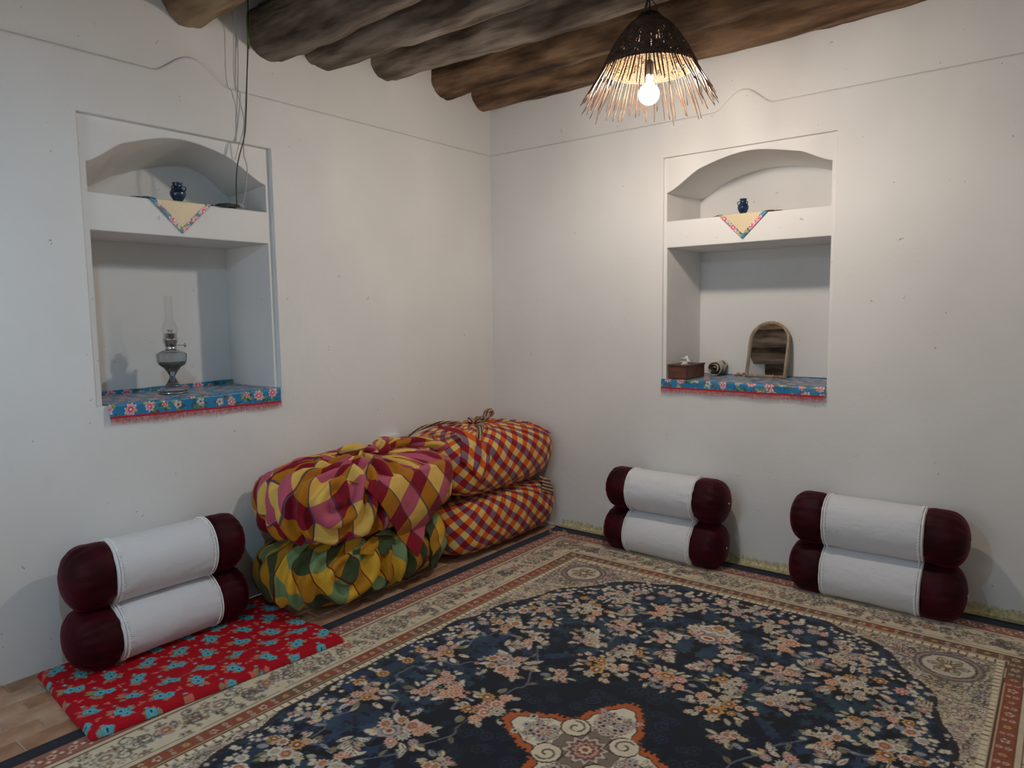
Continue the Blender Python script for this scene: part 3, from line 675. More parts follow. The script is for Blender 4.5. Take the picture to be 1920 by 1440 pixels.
# ------------------------------------------------------------ checked cloth bundles
def plaid(name, cell, dA, lA, dB, lB, line=None, lw=.06, line2=None):
    """dA/lA: dark/light cell of the first stripe colour, dB/lB of the second"""
    m, nt, b = mat(name, rough=.72); b.inputs['Specular IOR Level'].default_value = .2; b.inputs['Sheen Weight'].default_value = .1
    uv = nd(nt, 'ShaderNodeUVMap'); sx = nd(nt, 'ShaderNodeSeparateXYZ')
    nz = nd(nt, 'ShaderNodeTexNoise', i_Scale=5.0, i_Detail=1); nt.links.new(uv.outputs[0], nz.inputs['Vector'])
    ad = nd(nt, 'ShaderNodeMix', data_type='VECTOR'); ad.inputs[0].default_value = .03
    nt.links.new(uv.outputs[0], ad.inputs[4]); nt.links.new(nz.outputs['Color'], ad.inputs[5]); nt.links.new(ad.outputs[1], sx.inputs[0])
    def fr(o):
        d = nd(nt, 'ShaderNodeMath', operation='DIVIDE'); nt.links.new(o, d.inputs[0]); d.inputs[1].default_value = 2*cell
        f = nd(nt, 'ShaderNodeMath', operation='FRACT'); nt.links.new(d.outputs[0], f.inputs[0])
        g = nd(nt, 'ShaderNodeMath', operation='GREATER_THAN'); nt.links.new(f.outputs[0], g.inputs[0]); g.inputs[1].default_value = .5
        return f.outputs[0], g.outputs[0]
    fu, gu = fr(sx.outputs[0]); fv, gv = fr(sx.outputs[1])
    def mix(f, a, c):
        x = nd(nt, 'ShaderNodeMix', data_type='RGBA'); nt.links.new(f, x.inputs[0])
        for s, k in ((a, 6), (c, 7)):
            if isinstance(s, tuple): x.inputs[k].default_value = (*s, 1)
            else: nt.links.new(s, x.inputs[k])
        return x.outputs[2]
    c = mix(gu, mix(gv, dA, lA), mix(gv, dB, lB))
    def lmask(f, at, w):
        s = nd(nt, 'ShaderNodeMath', operation='SUBTRACT'); nt.links.new(f, s.inputs[0]); s.inputs[1].default_value = at
        a = nd(nt, 'ShaderNodeMath', operation='ABSOLUTE'); nt.links.new(s.outputs[0], a.inputs[0])
        l = nd(nt, 'ShaderNodeMath', operation='LESS_THAN'); nt.links.new(a.outputs[0], l.inputs[0]); l.inputs[1].default_value = w
        return l.outputs[0]
    if line: c = mix(lmask(fv, .5, lw/2), c, line); c = mix(lmask(fv, .03, lw/2), c, line2 or line)
    nt.links.new(c, b.inputs['Base Color'])
    tc = nd(nt, 'ShaderNodeTexCoord'); n1 = nd(nt, 'ShaderNodeTexNoise', i_Scale=16, i_Detail=4, i_Distortion=.8); nt.links.new(tc.outputs['Object'], n1.inputs['Vector'])
    o = bump(nt, b, n1.outputs['Fac'], .35, .012)
    return m
PBIG = plaid('crimson_yellow_check', .112, sl((132, 12, 34)), sl((188, 88, 108)), sl((178, 112, 18)), sl((226, 184, 92)), sl((78, 72, 92)), .028)
PSML = plaid('small_red_orange_check', .046, sl((140, 20, 34)), sl((128, 98, 116)), sl((216, 96, 24)), sl((226, 190, 112)))
PGRN = plaid('green_yellow_check', .108, sl((62, 72, 40)), sl((118, 142, 96)), sl((176, 122, 18)), sl((216, 168, 48)), sl((92, 22, 22)), .03)
HEM = plaid('striped_hem', .012, sl((50, 40, 50)), sl((200, 170, 96)), sl((110, 30, 40)), sl((160, 150, 150)))

def bundle_body(name, c, h, e, matl, parent, uvmode, seed, foldamp=.02, nfold=23, swirl=None, knot=(0, 0), bottom_flat=.0, n=130, m=260, wrinkle=.012):
    cx, cy, cz = c; hx, hy, hz = h
    ph = np.linspace(-np.pi/2, np.pi/2, n)[:, None]; th = np.linspace(-np.pi, np.pi, m, endpoint=False)[None, :]   # theta=0 faces +x; seam at the wall
    dx = np.cos(ph)*np.cos(th); dy = np.cos(ph)*np.sin(th); dz = np.sin(ph)+0*th
    ez = e[1]; ep = e[0]
    pl = (np.abs(dx)**ep+np.abs(dy)**ep)**(1/ep)
    r = (pl**ez+np.abs(dz)**ez)**(-1/ez)
    ux, uy, uz = dx*r, dy*r, dz*r
    # perimeter coordinate at the equator
    te = np.linspace(-np.pi, np.pi, m, endpoint=False); re = (np.abs(np.cos(te))**ep+np.abs(np.sin(te))**ep)**(-1/ep)
    px, py = hx*re*np.cos(te), hy*re*np.sin(te); dl = np.hypot(np.diff(px, append=px[0]), np.diff(py, append=py[0])); U = np.concatenate([[0], np.cumsum(dl)[:-1]]); U = U-U[m//2]
    pos = np.stack([ux*hx, uy*hy, uz*hz], -1); dm = np.linalg.norm(np.diff(pos, axis=0), axis=-1)
    V = np.concatenate([np.zeros((1, m)), np.cumsum(dm, 0)]); V = V-V[n//2:n//2+1]
    U = U[None, :]+0*V
    s_top = np.clip((V-.02)/(.9*V.max()), 0, 1)
    if swirl is not None:
        u0, v0 = swirl[:2]; ru = np.hypot(U-u0, V-v0); an = np.arctan2(V-v0, U-u0)
        w = np.clip((.62-ru)/.25, 0, 1)
        fold = np.sin(2*np.pi*(ru/.10-an/(2*np.pi)*1.0+1.5*fnoise(U*4, V*4, seed)))*np.exp(-(ru/.42)**2)*(.4+1.2*fnoise(U*6, V*6, seed+31))
        fold = np.sign(fold)*np.abs(fold)**.7
        disp = foldamp*fold*np.clip(ru/.06, 0, 1)
        phi = swirl[2]*ru+swirl[3]+.5*(fnoise(U*3, V*3, seed+4)-.5)
        du, dv = (U-u0)*(1+.35*np.exp(-(ru/.2)**2)), V-v0
        uv = np.stack([du*np.cos(phi)-dv*np.sin(phi)+.045*fnoise(U*5, V*5, seed+4), du*np.sin(phi)+dv*np.cos(phi)+.045*fnoise(U*5+9, V*5, seed+6)], -1)
    else:
        warp = .05*(fnoise(U*3, V*3, seed)-.5)
        a, b_ = (U+V*uvmode[1])*.7071+warp, (U-V*uvmode[1])*.7071-warp
        uv = np.stack([a*uvmode[0], b_*uvmode[0]], -1)
        disp = 0*U
    tt = th+.5*fnoise(U*2, V*3, seed+1)
    rid = np.sin(tt*nfold+seed)*.6+np.sin(tt*(nfold*.43)+2.0)*.6
    disp = disp+foldamp*rid*s_top**1.5*.8*(1-s_top**6)
    # diagonal sag creases on the sides
    disp = disp+wrinkle*(1-np.abs(2*fnoise(U*5+V*2.5, V*3.2-U*1.2, seed+8)-1)*2)*(np.cos(ph)**.5)
    disp = disp*np.clip(1.15-(np.sin(ph) < -.5)*.8, 0, 2)
    ln = np.sqrt((ux/hx)**2+(uy/hy)**2+(uz/hz)**2); nx, ny, nz_ = ux/hx/ln, uy/hy/ln, uz/hz/ln
    X = cx+ux*hx+nx*disp; Y = cy+uy*hy+ny*disp; Z = cz+uz*hz+nz_*disp
    # the top gathers towards the knot
    k = s_top**2; X = X+knot[0]*k; Y = Y+knot[1]*k
    X = np.maximum(X, .012)
    if bottom_flat is not None: Z = np.maximum(Z, bottom_flat)
    Y = np.minimum(Y, -.008)
    me = grid_mesh(name, np.stack([X, Y, Z], -1), uv=uv, wrap_j=True)
    return link(name, me, matl, parent)
def surf(c, h, e, y, z):
    ep, ez = e; q = np.clip(1-np.abs((z-c[2])/h[2])**ez, 0, 1)**(1/ez)
    return c[0]+h[0]*np.clip(q**ep-np.abs((y-c[1])/h[1])**ep, 0, 1)**(1/ep)
def flap(name, tip, e1, e2, bodies, matl, parent, uvrot=0, off=.02, seed=0, shape='tri', n=46, topz=None, amp=.006):
    a = np.linspace(0, 1, n)[:, None]; b_ = np.linspace(0, 1, n)[None, :]
    if shape == 'tri':   # triangle fanned from the tip
        A_ = a*(1-b_); B_ = a*b_
    else: A_ = a+0*b_; B_ = b_+0*a
    Y = tip[0]+e1[0]*A_+e2[0]*B_; Z = tip[1]+e1[1]*A_+e2[1]*B_
    best = np.zeros_like(Y)
    for dz in (-.06, -.03, 0, .03, .06):
        for bd in bodies: best = np.maximum(best, surf(*bd, Y, Z+dz)-abs(dz)*.35)
    l1, l2 = math.hypot(*e1), math.hypot(*e2)
    X = best+off+amp*(np.sin(A_*19+B_*7+seed)+fnoise(A_*8, B_*8, seed)*1.5)
    if topz is not None:
        bd = bodies[0]; over = np.clip(Z-topz, 0, None); Z = np.minimum(Z, topz)+.25*over; X = X-over*1.3
    uv = np.stack([A_*l1+.01*fnoise(A_*5, B_*5, seed+1), B_*l2+.01*fnoise(A_*5+4, B_*5, seed+1)], -1)
    o = link(name, grid_mesh(name, np.stack([X, Y, Z], -1), uv=uv), matl, parent)
    md = o.modifiers.new('thick', 'SOLIDIFY'); md.thickness = .0035; md.offset = -1
    return o
def roll(name, pts, rs, matl, parent, uvs=1.0, flat=1.0, n=14):
    """a twisted roll of cloth along smoothed points"""
    P = [Vector(p) for p in pts]; out = []; rr = []
    for k in range(len(P)-1):
        p0 = P[max(k-1, 0)]; p1 = P[k]; p2 = P[k+1]; p3 = P[min(k+2, len(P)-1)]
        for t in range(8):
            u = t/8; out.append(.5*((2*p1)+(-p0+p2)*u+(2*p0-5*p1+4*p2-p3)*u*u+(-p0+3*p1-3*p2+p3)*u**3)); rr.append(rs[k]*(1-u)+rs[k+1]*u)
    out.append(P[-1]); rr.append(rs[-1]); m = len(out)
    A = np.zeros((m, n, 3)); UV = np.zeros((m, n, 2)); a = (out[1]-out[0]).orthogonal().normalized(); L = 0
    for i, p in enumerate(out):
        t = (out[min(i+1, m-1)]-out[max(i-1, 0)]).normalized(); a = (a-t*a.dot(t)).normalized(); bb = t.cross(a)
        if i: L += (out[i]-out[i-1]).length
        for k in range(n):
            th = 2*math.pi*k/n; q = rr[i]*(1+.16*math.sin(3*th+L*30)+.08*math.sin(5*th-L*22))
            A[i, k] = p+a*math.cos(th)*q+bb*math.sin(th)*q*flat; UV[i, k] = (L*uvs+th*.012, th*rr[i]*uvs+L*.25)
    return link(name, grid_mesh(name, A, uv=UV, wrap_j=True), matl, parent)
FE = (3.4, 2.6)
# lower green bundle (front)
C_G, H_G = (.312, -1.600, .180), (.305, .560, .180)
g = empty('cloth_bundle', (0.31, -1.57, 0)); tag(g, 'green and yellow checked cloth bundle, lower one of the front pair beside the red mat', 'bundle')
g.location = (0, 0, 0)
bundle_body('wrapped_cloth', C_G, H_G, (3.0, 2.7), PGRN, g, (1, 1), 3, .021, 15, swirl=(-.30, .03, 3.4, .3), bottom_flat=.002, wrinkle=.014)
flap('cloth_corner', (-1.62, .245), (-.26, .06), (.06, .14), [(C_G, H_G, (3.0, 2.7))], PGRN, g, off=.016, seed=4, n=26)
flap('cloth_fold', (-1.30, .05), (-.03, .30), (.22, .10), [(C_G, H_G, (3.0, 2.7))], PGRN, g, off=.012, seed=7, shape='quad', n=26)
# upper crimson/yellow bundle (front)
C_F, H_F = (.320, -1.570, .533), (.318, .545, .203)
f_ = empty('cloth_bundle'); tag(f_, 'large checked cloth bundle in crimson, pink and yellow, topmost of the front pair', 'bundle')
bundle_body('wrapped_cloth', C_F, H_F, (3.4, 3.0), PBIG, f_, (1, 1), 11, .030, 17, swirl=(-.38, .07, 3.2, .9), knot=(0, .05), bottom_flat=None, wrinkle=.020)
flap('cloth_corner', (-1.455, .185), (-.42, .56), (.44, .52), [(C_F, H_F, (3.4, 3.0)), (C_G, H_G, (3.0, 2.7))], PBIG, f_, off=.030, seed=2, n=60, topz=.66)
roll('knot', [(.40, -1.50, .735), (.42, -1.46, .765), (.38, -1.43, .775), (.34, -1.46, .76), (.36, -1.51, .74), (.42, -1.50, .735)], [.02, .026, .028, .026, .026, .02], PBIG, f_)
roll('knot_loop', [(.38, -1.50, .745), (.34, -1.60, .775), (.30, -1.66, .765), (.27, -1.60, .75)], [.018, .035, .03, .012], PBIG, f_, flat=.7)
roll('twisted_tail', [(.38, -1.44, .745), (.36, -1.32, .765), (.37, -1.18, .755), (.42, -1.05, .725), (.46, -.98, .68)], [.018, .034, .036, .034, .022], PBIG, f_, flat=.8)
roll('twisted_tail', [(.34, -1.44, .74), (.22, -1.34, .76), (.15, -1.2, .745), (.12, -1.08, .70)], [.018, .03, .03, .012], PBIG, f_, flat=.6)
roll('tucked_end', [(.50, -1.83, .70), (.565, -1.80, .665), (.60, -1.79, .60), (.615, -1.77, .52), (.60, -1.72, .43)], [.012, .034, .036, .028, .010], PBIG, f_, flat=.5)
# lower small-check bundle (back, in the corner)
C_B, H_B = (.310, -.550, .178), (.310, .545, .178)
b1 = empty('cloth_bundle'); tag(b1, 'small-checked red, orange and mauve cloth bundle, lower one of the pair in the corner', 'bundle')
bundle_body('wrapped_cloth', C_B, H_B, (5.0, 3.6), PSML, b1, (1, 1.25), 23, .012, 21, bottom_flat=.002, wrinkle=.012)
flap('hem', (-.075, .235), (-.16, .06), (.05, .09), [(C_B, H_B, (5.0, 3.6))], HEM, b1, off=.014, seed=3, shape='quad', n=16)
# upper small-check bundle
C_T, H_T = (.305, -.535, .560), (.310, .540, .215)
t1 = empty('cloth_bundle'); tag(t1, 'small-checked red and orange cloth bundle with a dark knot, topmost in the corner', 'bundle')
bundle_body('wrapped_cloth', C_T, H_T, (4.4, 2.8), PSML, t1, (1, 1.15), 31, .016, 19, knot=(.0, .0), bottom_flat=None, wrinkle=.012)
for k in range(5):
    a = k*1.3; roll('knot', [(.30+.02*math.cos(a), -.56+.02*math.sin(a), .785), (.30+.045*math.cos(a+.7), -.555+.05*math.sin(a+.7), .803), (.30+.03*math.cos(a+1.6), -.55+.045*math.sin(a+1.6), .792)], [.010, .017, .008], HEM, t1)
roll('knot_loop', [(.27, -.50, .785), (.25, -.42, .80), (.24, -.36, .835), (.25, -.32, .825), (.26, -.36, .80), (.27, -.44, .79)], [.012, .014, .016, .016, .013, .008], HEM, t1)
roll('striped_tail', [(.36, -.60, .78), (.44, -.66, .785), (.50, -.74, .76), (.535, -.80, .72), (.545, -.84, .68)], [.012, .022, .024, .022, .012], HEM, t1, flat=.6)
roll('gathered_edge', [(.22, -.62, .785), (.15, -.76, .79), (.09, -.90, .755), (.05, -1.0, .69)], [.010, .016, .014, .008], HEM, t1, flat=.6)
roll('gathered_edge', [(.32, -.48, .785), (.42, -.32, .775), (.50, -.17, .73), (.56, -.06, .66)], [.010, .016, .016, .012], PSML, t1, flat=.6)
flap('cloth_corner', (-.865, .47), (-.14, .16), (.08, .20), [(C_T, H_T, (4.4, 2.8))], PSML, t1, off=.012, seed=9, shape='quad', n=22)

# ------------------------------------------------------------ wall socket box
SW, nt, b = mat('socket_plastic', sl((226, 230, 226)), .35)
SD, nt, b = mat('socket_dark', (.02, .02, .02), .4)
so = empty('socket_box', (0.0, -1.06, .705)); tag(so, 'white double wall socket just showing above the front checked bundle', 'socket')
mb = MB(); mb.box(0, .034, -.075, .075, -.04, .04); mb.box(.034, .038, -.072, .072, -.037, .037); mb.build('box', SW, so)
for s in (-1, 1):
    mb = MB(); mb.lathe([(.0001, -.012), (.019, -.012), (.0205, .004), (.023, .004), (.024, .0)], 24, cap=False)
    mb.v = [(z+.037, x+s*.036, y) for x, y, z in mb.v]; w = mb.build('socket_well', SW, so, True)
    mb = MB()
    for q in (-1, 1): mb.lathe([(.0025, 0), (.0025, .002)], 8, (q*.0095, 0, 0))
    mb.v = [(z+.0255, x+s*.036, y) for x, y, z in mb.v]; mb.build('contact_holes', SD, w)

# ------------------------------------------------------------ blue floral shelf cloths
def paint_chintz(Wd, Hd, res, seed, dens=1.0, gap=1.0):
    n, m = int(Wd/res)+1, int(Hd/res)+1; C = np.zeros((n, m, 3)); rg = random.Random(seed)
    L = lambda *c: np.array(sl(c)); C[:] = L(6, 122, 172)
    for k in range(int(260*dens*Wd*Hd/.5)):
        x, y = rg.uniform(0, Wd), rg.uniform(0, Hd)
        curve(C, res, spiral(x, y, rg.uniform(.008, .016), rg.uniform(0, 6), .7), .0028, L(20, 36, 50))
        leaf(C, res, x, y, rg.uniform(.018, .034), .006, rg.uniform(0, 6.28), rg.choice([L(70, 120, 84), L(130, 150, 90), L(60, 84, 60), L(120, 60, 60)]))
    row = 0; y = .03
    while y < Hd:
        x = rg.uniform(0, .06)
        while x < Wd:
            t = rg.random(); yy = y+rg.uniform(-.014, .014)
            for k in range(5): leaf(C, res, x, yy, rg.uniform(.028, .045), .008, rg.uniform(0, 6.28), rg.choice([L(96, 140, 92), L(160, 170, 110), L(60, 90, 66)]), None, L(40, 60, 50))
            if t < .55:
                R = rg.uniform(.024, .034)
                flower(C, res, x, yy, R, 8, [(1, L(238, 214, 216)), (.8, L(214, 60, 96)), (.62, L(238, 190, 200)), (.45, L(196, 34, 72)), (.22, L(244, 214, 214))], depth=.3, rot=rg.uniform(0, 6), sq=.85, ang=rg.uniform(0, 3))
            elif t < .8:
                for k in range(5): a = k*1.3; flower(C, res, x+.013*math.cos(a), yy+.013*math.sin(a), .008, 5, [(1, L(228, 222, 222)), (.4, L(200, 80, 110))], depth=.4)
            else: flower(C, res, x, yy, .016, 5, [(1, L(240, 220, 220)), (.75, L(206, 40, 60)), (.3, L(250, 200, 160))], depth=.4)
            x += rg.uniform(.06, .115)*gap
        y += .062*gap
    return C
CHM = paint_mat('blue_chintz', .42, 500, .0004, .1); CHM.node_tree.nodes['Principled BSDF'].inputs['Specular IOR Level'].default_value = .6
REDT, nt, b = mat('red_trim', sl((176, 24, 48)), .7)
FRG, nt, b = mat('pink_red_fringe', sl((214, 110, 116)), .7); noise_var(nt, b, sl((200, 80, 92)), sl((236, 160, 158)), 60)
def shelf_cloth(to3, s0, s1, zs, back, drop0, drop1, label, seed, upturn=.018, ledge=.012):
    r = empty('shelf_cloth'); tag(r, label, 'cloth')
    res = .0028; n = int((s1-s0)/res)
    S = np.linspace(s0, s1, n)[:, None]
    tot = back+upturn+ledge+max(drop0, drop1); m = int(tot/res); Tt = np.linspace(0, 1, m)[None, :]
    drop = drop0+(drop1-drop0)*(S-s0)/(s1-s0); q = Tt*(upturn+back+ledge+drop)
    # path: up-turned back edge, shelf, rounded front, drop
    r0 = .008
    d = np.where(q < upturn, back-.004, np.where(q < upturn+back+ledge, back-(q-upturn), -ledge-.006*np.clip((q-upturn-back-ledge)/.01, 0, 1)))
    lift = np.where(q < upturn, (upturn-q), 0)*(.4+.9*fnoise(S*4, 0*S, seed))
    z = zs+.0025+lift+.0015*fnoise(S*9, q*9, seed)-np.clip(q-(upturn+back+ledge), 0, None)
    d = d+np.where(q > upturn+back+ledge, .004*np.sin(S*23+seed)*np.clip((q-upturn-back-ledge)/.05, 0, 1), 0)
    S2 = S+0*q
    P = np.stack(to3(S2, z, d), -1)
    C = paint_chintz(s1-s0+.02, tot+.02, .002, seed, 1.3)
    ia = np.clip(((S2-s0)/.002).astype(int), 0, C.shape[0]-1); ib = np.clip((q/.002).astype(int), 0, C.shape[1]-1)
    o = link('cloth', grid_mesh('cloth', P, C[ia, ib]), CHM, r)
    # trim and fringe
    mb = MB(); mf = MB(); rg = random.Random(seed); N = int((s1-s0)/.0034)
    pts = []
    for k in range(N+1):
        s = s0+(s1-s0)*k/N; dr = drop0+(drop1-drop0)*k/N; dd = -ledge-.0075+.004*math.sin(s*23+seed); zb = zs-dr
        pts.append((s, zb, dd))
        if k < N:
            w = .0011; hl = rg.uniform(.030, .040) if rg.random() > .06 else .048; x2 = rg.uniform(-.003, .003); d2 = rg.uniform(-.003, .001)
            V_ = [to3(s-w, zb-.004, dd), to3(s+w, zb-.004, dd), to3(s+w+x2*.5, zb-hl*.6, dd+d2), to3(s-w+x2*.5, zb-hl*.6, dd+d2), to3(s+x2, zb-hl, dd+d2*.5), to3(s, zb-hl*.5, dd+d2-.0012)]
            mf.add(V_, [(0, 1, 2, 3), (3, 2, 4), (0, 3, 5), (1, 5, 2), (3, 4, 5), (2, 5, 4)])
    for k in range(N):
        a, b2 = pts[k], pts[k+1]
        mb.add([to3(a[0], a[1]+.004, a[2]-.001), to3(b2[0], b2[1]+.004, b2[2]-.001), to3(b2[0], b2[1]-.006, b2[2]-.001), to3(a[0], a[1]-.006, a[2]-.001)], [(0, 1, 2, 3)])
    mb.build('red_tape', REDT, r); ff = mf.build('fringe', FRG, r); tag(ff, 'pinkish red thread fringe', kind='stuff')
    return r
to3L = lambda s, z, d: (-d, -s, z)
to3R = lambda s, z, d: (s, d, z)
shelf_cloth(to3L, 1.838, 2.722, 1.114, .455, .072, .056, 'blue floral fringed cloth lying in the left niche under the oil lamp', 4, .026)
shelf_cloth(to3R, 1.388, 2.362, 1.080, .505, .048, .048, 'blue floral fringed cloth lying in the right niche under the mirror', 9, .006)

# ------------------------------------------------------------ small triangular doilies and jars
def doily(to3, sc, z0, front, side, label, seed, edge):
    n = 130; C = paint_chintz(side*2, side*2, .002, seed, 2, .6)
    a = np.linspace(-side, side, n)[:, None]+np.zeros((1, n)); b_ = a.T
    s = (a-b_)*.7071; t = (a+b_)*.7071           # t grows towards the room
    over = t-front                                 # front: distance from centre to the shelf edge
    flat = over < 0
    z = np.where(flat, z0+.004, z0+.004-np.clip(over, 0, None)); d = np.where(flat, edge+front-t, edge-.0065)
    z = z+np.where(flat, .006*np.exp(-((np.abs(s)-(side*1.414-t))/.03)**2)*(t > 0), 0)
    me_ = np.minimum(side-np.abs(a), side-np.abs(b_))
    cream = np.array(sl((216, 196, 158)))*(.95+.1*fnoise(a*200, b_*200, 3, 2))[..., None]
    ia = np.clip(((a+side)/.002*.999).astype(int), 0, C.shape[0]-1); ib = np.clip(((b_+side)/.002*.999).astype(int), 0, C.shape[1]-1)
    col = np.where((me_ < .021)[..., None], C[ia, ib], cream)
    o = link('doily', grid_mesh('doily', np.stack(to3(sc+s, z, d), -1), col), CHM)
    md = o.modifiers.new('thick', 'SOLIDIFY'); md.thickness = .002; md.offset = 0
    tag(o, label, 'doily'); return o
doily(to3L, 2.315, 2.063, .058, .150, 'cream doily with blue floral border hanging over the upper shelf of the left niche', 14, .03)
doily(to3R, 1.880, 2.058, .062, .146, 'cream doily with blue floral border hanging over the upper shelf of the right niche', 15, .015)
def jar(loc, rz, label, sc=1, wide=1):
    m, nt, b = mat('blue_glaze', (.004, .02, .06), .10, Coat_Weight=.5); noise_var(nt, b, (.003, .014, .045), (.008, .036, .075), 30)
    r = empty('jar', loc, rz); tag(r, label, 'jar'); r.scale = (sc*wide, sc*wide, sc)
    mb = MB(); mb.lathe([(.0001, 0), (.017, 0), (.0185, .003), (.024, .012), (.030, .025), (.0325, .036), (.030, .047), (.023, .056), (.0185, .062), (.0175, .070), (.019, .078), (.0225, .084), (.021, .086), (.017, .080), (.015, .07), (.0001, .066)], 40, cap=False)
    mb.build('body', m, r, True)
    for k in range(3):
        a = k*2*math.pi/3+.5; mb = MB(); pts = []
        for q in range(9):
            t = q/8*math.pi; rad = .020+.009*math.sin(t)+.004*(1-q/8); z = .071-.024*(q/8)
            rad = .019+(.0275-.019)*(q/8)+.010*math.sin(t); pts.append((rad*math.cos(a), rad*math.sin(a), z+.004*math.sin(t)))
        mb.tube(pts, .0027, 8); mb.build('handle', m, r, True)
    return r
jar((-.045, -2.318, 2.0685), .4, 'small dark blue glazed jar with little handles, on the left wall shelf', 1.02, 1.12)
jar((1.872, .035, 2.0635), 1.2, 'small dark blue glazed jar with little handles, on the right wall shelf', .98, 1.0)

# ------------------------------------------------------------ electric cable down the left wall
CB, nt, b = mat('dark_cable', (.035, .04, .03), .5); CW, nt, b = mat('grey_cable', (.42, .40, .38), .5); TP, nt, b = mat('green_tape', (.11, .14, .04), .6)
ca = empty('electric_cable', (0, -2.03, 2.07)); tag(ca, 'thin dark electric wires hanging from the beams to the upper left shelf', 'cable')
ca.location = (0, 0, 0)
def smoothpts(P, k=6):
    P = [Vector(p) for p in P]; out = []
    for i in range(len(P)-1):
        p0 = P[max(i-1, 0)]; p1 = P[i]; p2 = P[i+1]; p3 = P[min(i+2, len(P)-1)]
        for t in range(k):
            u = t/k; out.append(.5*((2*p1)+(-p0+p2)*u+(2*p0-5*p1+4*p2-p3)*u*u+(-p0+3*p1-3*p2+p3)*u**3))
    out.append(P[-1]); return out
mb = MB(); mb.tube(smoothpts([(.045, -1.945, 3.15), (.045, -1.950, 2.95), (.05, -1.960, 2.86), (.045, -1.972, 2.70), (.05, -1.990, 2.52), (.045, -2.001, 2.42), (.04, -2.04, 2.29), (.02, -2.045, 2.18), (0, -2.035, 2.085), (-.02, -2.03, 2.07)]), .0031, 7); mb.build('dark_wire', CB, ca, True)
mb = MB(); mb.tube(smoothpts([(.04, -1.952, 3.15), (.035, -1.955, 2.85), (.03, -1.975, 2.6), (.04, -2.0, 2.42), (.03, -2.0, 2.33), (.03, -1.985, 2.27), (.02, -1.995, 2.15), (-.01, -2.0, 2.08)]), .0028, 6); mb.build('grey_wire', CW, ca, True)
mb = MB(); mb.tube(smoothpts([(.03, -2.03, 3.1), (.03, -2.025, 2.9), (.025, -2.03, 2.7), (.03, -1.99, 2.5), (.035, -2.03, 2.37), (.03, -2.05, 2.3)]), .0020, 6); mb.build('thin_wire', CW, ca, True)
mb = MB(); mb.tube([(.047, -1.952, 3.02), (.047, -1.955, 2.86)], [.008, .006], 8); mb.build('tape', TP, ca, True)
mb = MB()
for k in range(3):
    mb.tube([(-.035+.05*math.cos(t*.5+k)*.6, -2.075+.055*math.sin(t*.5+k)+.01*k, 2.069+.004*k+.003*math.sin(t)) for t in range(14)], .0038, 6)
mb.build('coiled_end', CB, ca, True)
mb = MB(); mb.tube([(-.02, -2.03, 2.072), (-.01, -2.012, 2.088), (0, -1.995, 2.07)], [.006, .008, .005], 7); mb.build('stripped_end', CW, ca, True)

# ------------------------------------------------------------ oil lamp
CHR, nt, b = mat('chrome', (.62, .62, .60), .16, Metallic=1.0)
SMK = mat('smoked_glass', (.50, .55, .60), .04, Transmission_Weight=.93, IOR=1.35)[0]
CLR = bpy.data.materials.new('clear_thin_glass'); CLR.use_nodes = True; nt = CLR.node_tree; nt.nodes.clear()
_t = nd(nt, 'ShaderNodeBsdfTransparent'); _t.inputs[0].default_value = (.95, .96, .96, 1); _g = nd(nt, 'ShaderNodeBsdfGlossy'); _g.inputs['Roughness'].default_value = .03
_l = nd(nt, 'ShaderNodeLayerWeight', i_Blend=.12); _m = nd(nt, 'ShaderNodeMixShader'); _o = nd(nt, 'ShaderNodeOutputMaterial')
nt.links.new(_l.outputs['Facing'], _m.inputs[0]); nt.links.new(_t.outputs[0], _m.inputs[1]); nt.links.new(_g.outputs[0], _m.inputs[2]); nt.links.new(_m.outputs[0], _o.inputs[0])
OIL = mat('lamp_oil', (.35, .35, .22), .1, Transmission_Weight=.6, IOR=1.4)[0]
lp = empty('oil_lamp', (-.215, -2.315, 1.1195), .9); lp.scale = (.8, .8, .8); tag(lp, 'oil lamp with smoked glass bowl and clear chimney in the left niche', 'lamp')
def lathe_part(name, prof, m, parent, n=40, cap=False):
    mb = MB(); mb.lathe(prof, n, cap=cap); return mb.build(name, m, parent, True)
lathe_part('foot', [(.0001, 0), (.084, 0), (.086, .006), (.080, .016), (.060, .034), (.040, .058), (.026, .082), (.018, .100), (.0155, .112), (.0001, .112)], SMK, lp)
lathe_part('foot_ring', [(.050, .001), (.0875, .001), (.0885, .005), (.0875, .009)], CHR, lp)
lathe_part('bowl', [(.0155, .110), (.020, .116), (.034, .140), (.050, .162), (.055, .166), (.078, .182), (.084, .190), (.0855, .196), (.090, .205), (.093, .245), (.092, .252), (.078, .262), (.050, .274), (.032, .280), (.0001, .281)], SMK, lp, 8)
lathe_part('oil', [(.0001, .150), (.030, .150), (.055, .172), (.072, .186), (.078, .205), (.0001, .205)], OIL, lp, 24)
lathe_part('burner', [(.030, .278), (.034, .284), (.034, .292), (.030, .296), (.034, .300), (.043, .338), (.046, .342), (.046, .348), (.040, .352), (.036, .380), (.032, .384), (.0001, .385)], CHR, lp)
bw = lathe_part('wick_tube', [(.014, .385), (.012, .400), (.021, .404), (.021, .407), (.0001, .407)], CHR, lp, 24)
lathe_part('chimney', [(.038, .350), (.040, .365), (.047, .395), (.045, .420), (.033, .450), (.0235, .475), (.0225, .60), (.0225, .622)], CLR, lp)
mb = MB(); mb.tube([(0, 0, 0), (.048, 0, 0)], .0022, 8)
kn = mb.build('wick_winder', CHR, lp, True); kn.location = (.026, .035, .305); kn.rotation_euler = (0, 0, .35)
mb = MB(); mb.tube([(.044, 0, 0), (.047, 0, 0), (.056, 0, 0), (.059, 0, 0)], [.006, .0125, .0125, .006], 18); mb.build('knob', CHR, kn, True)

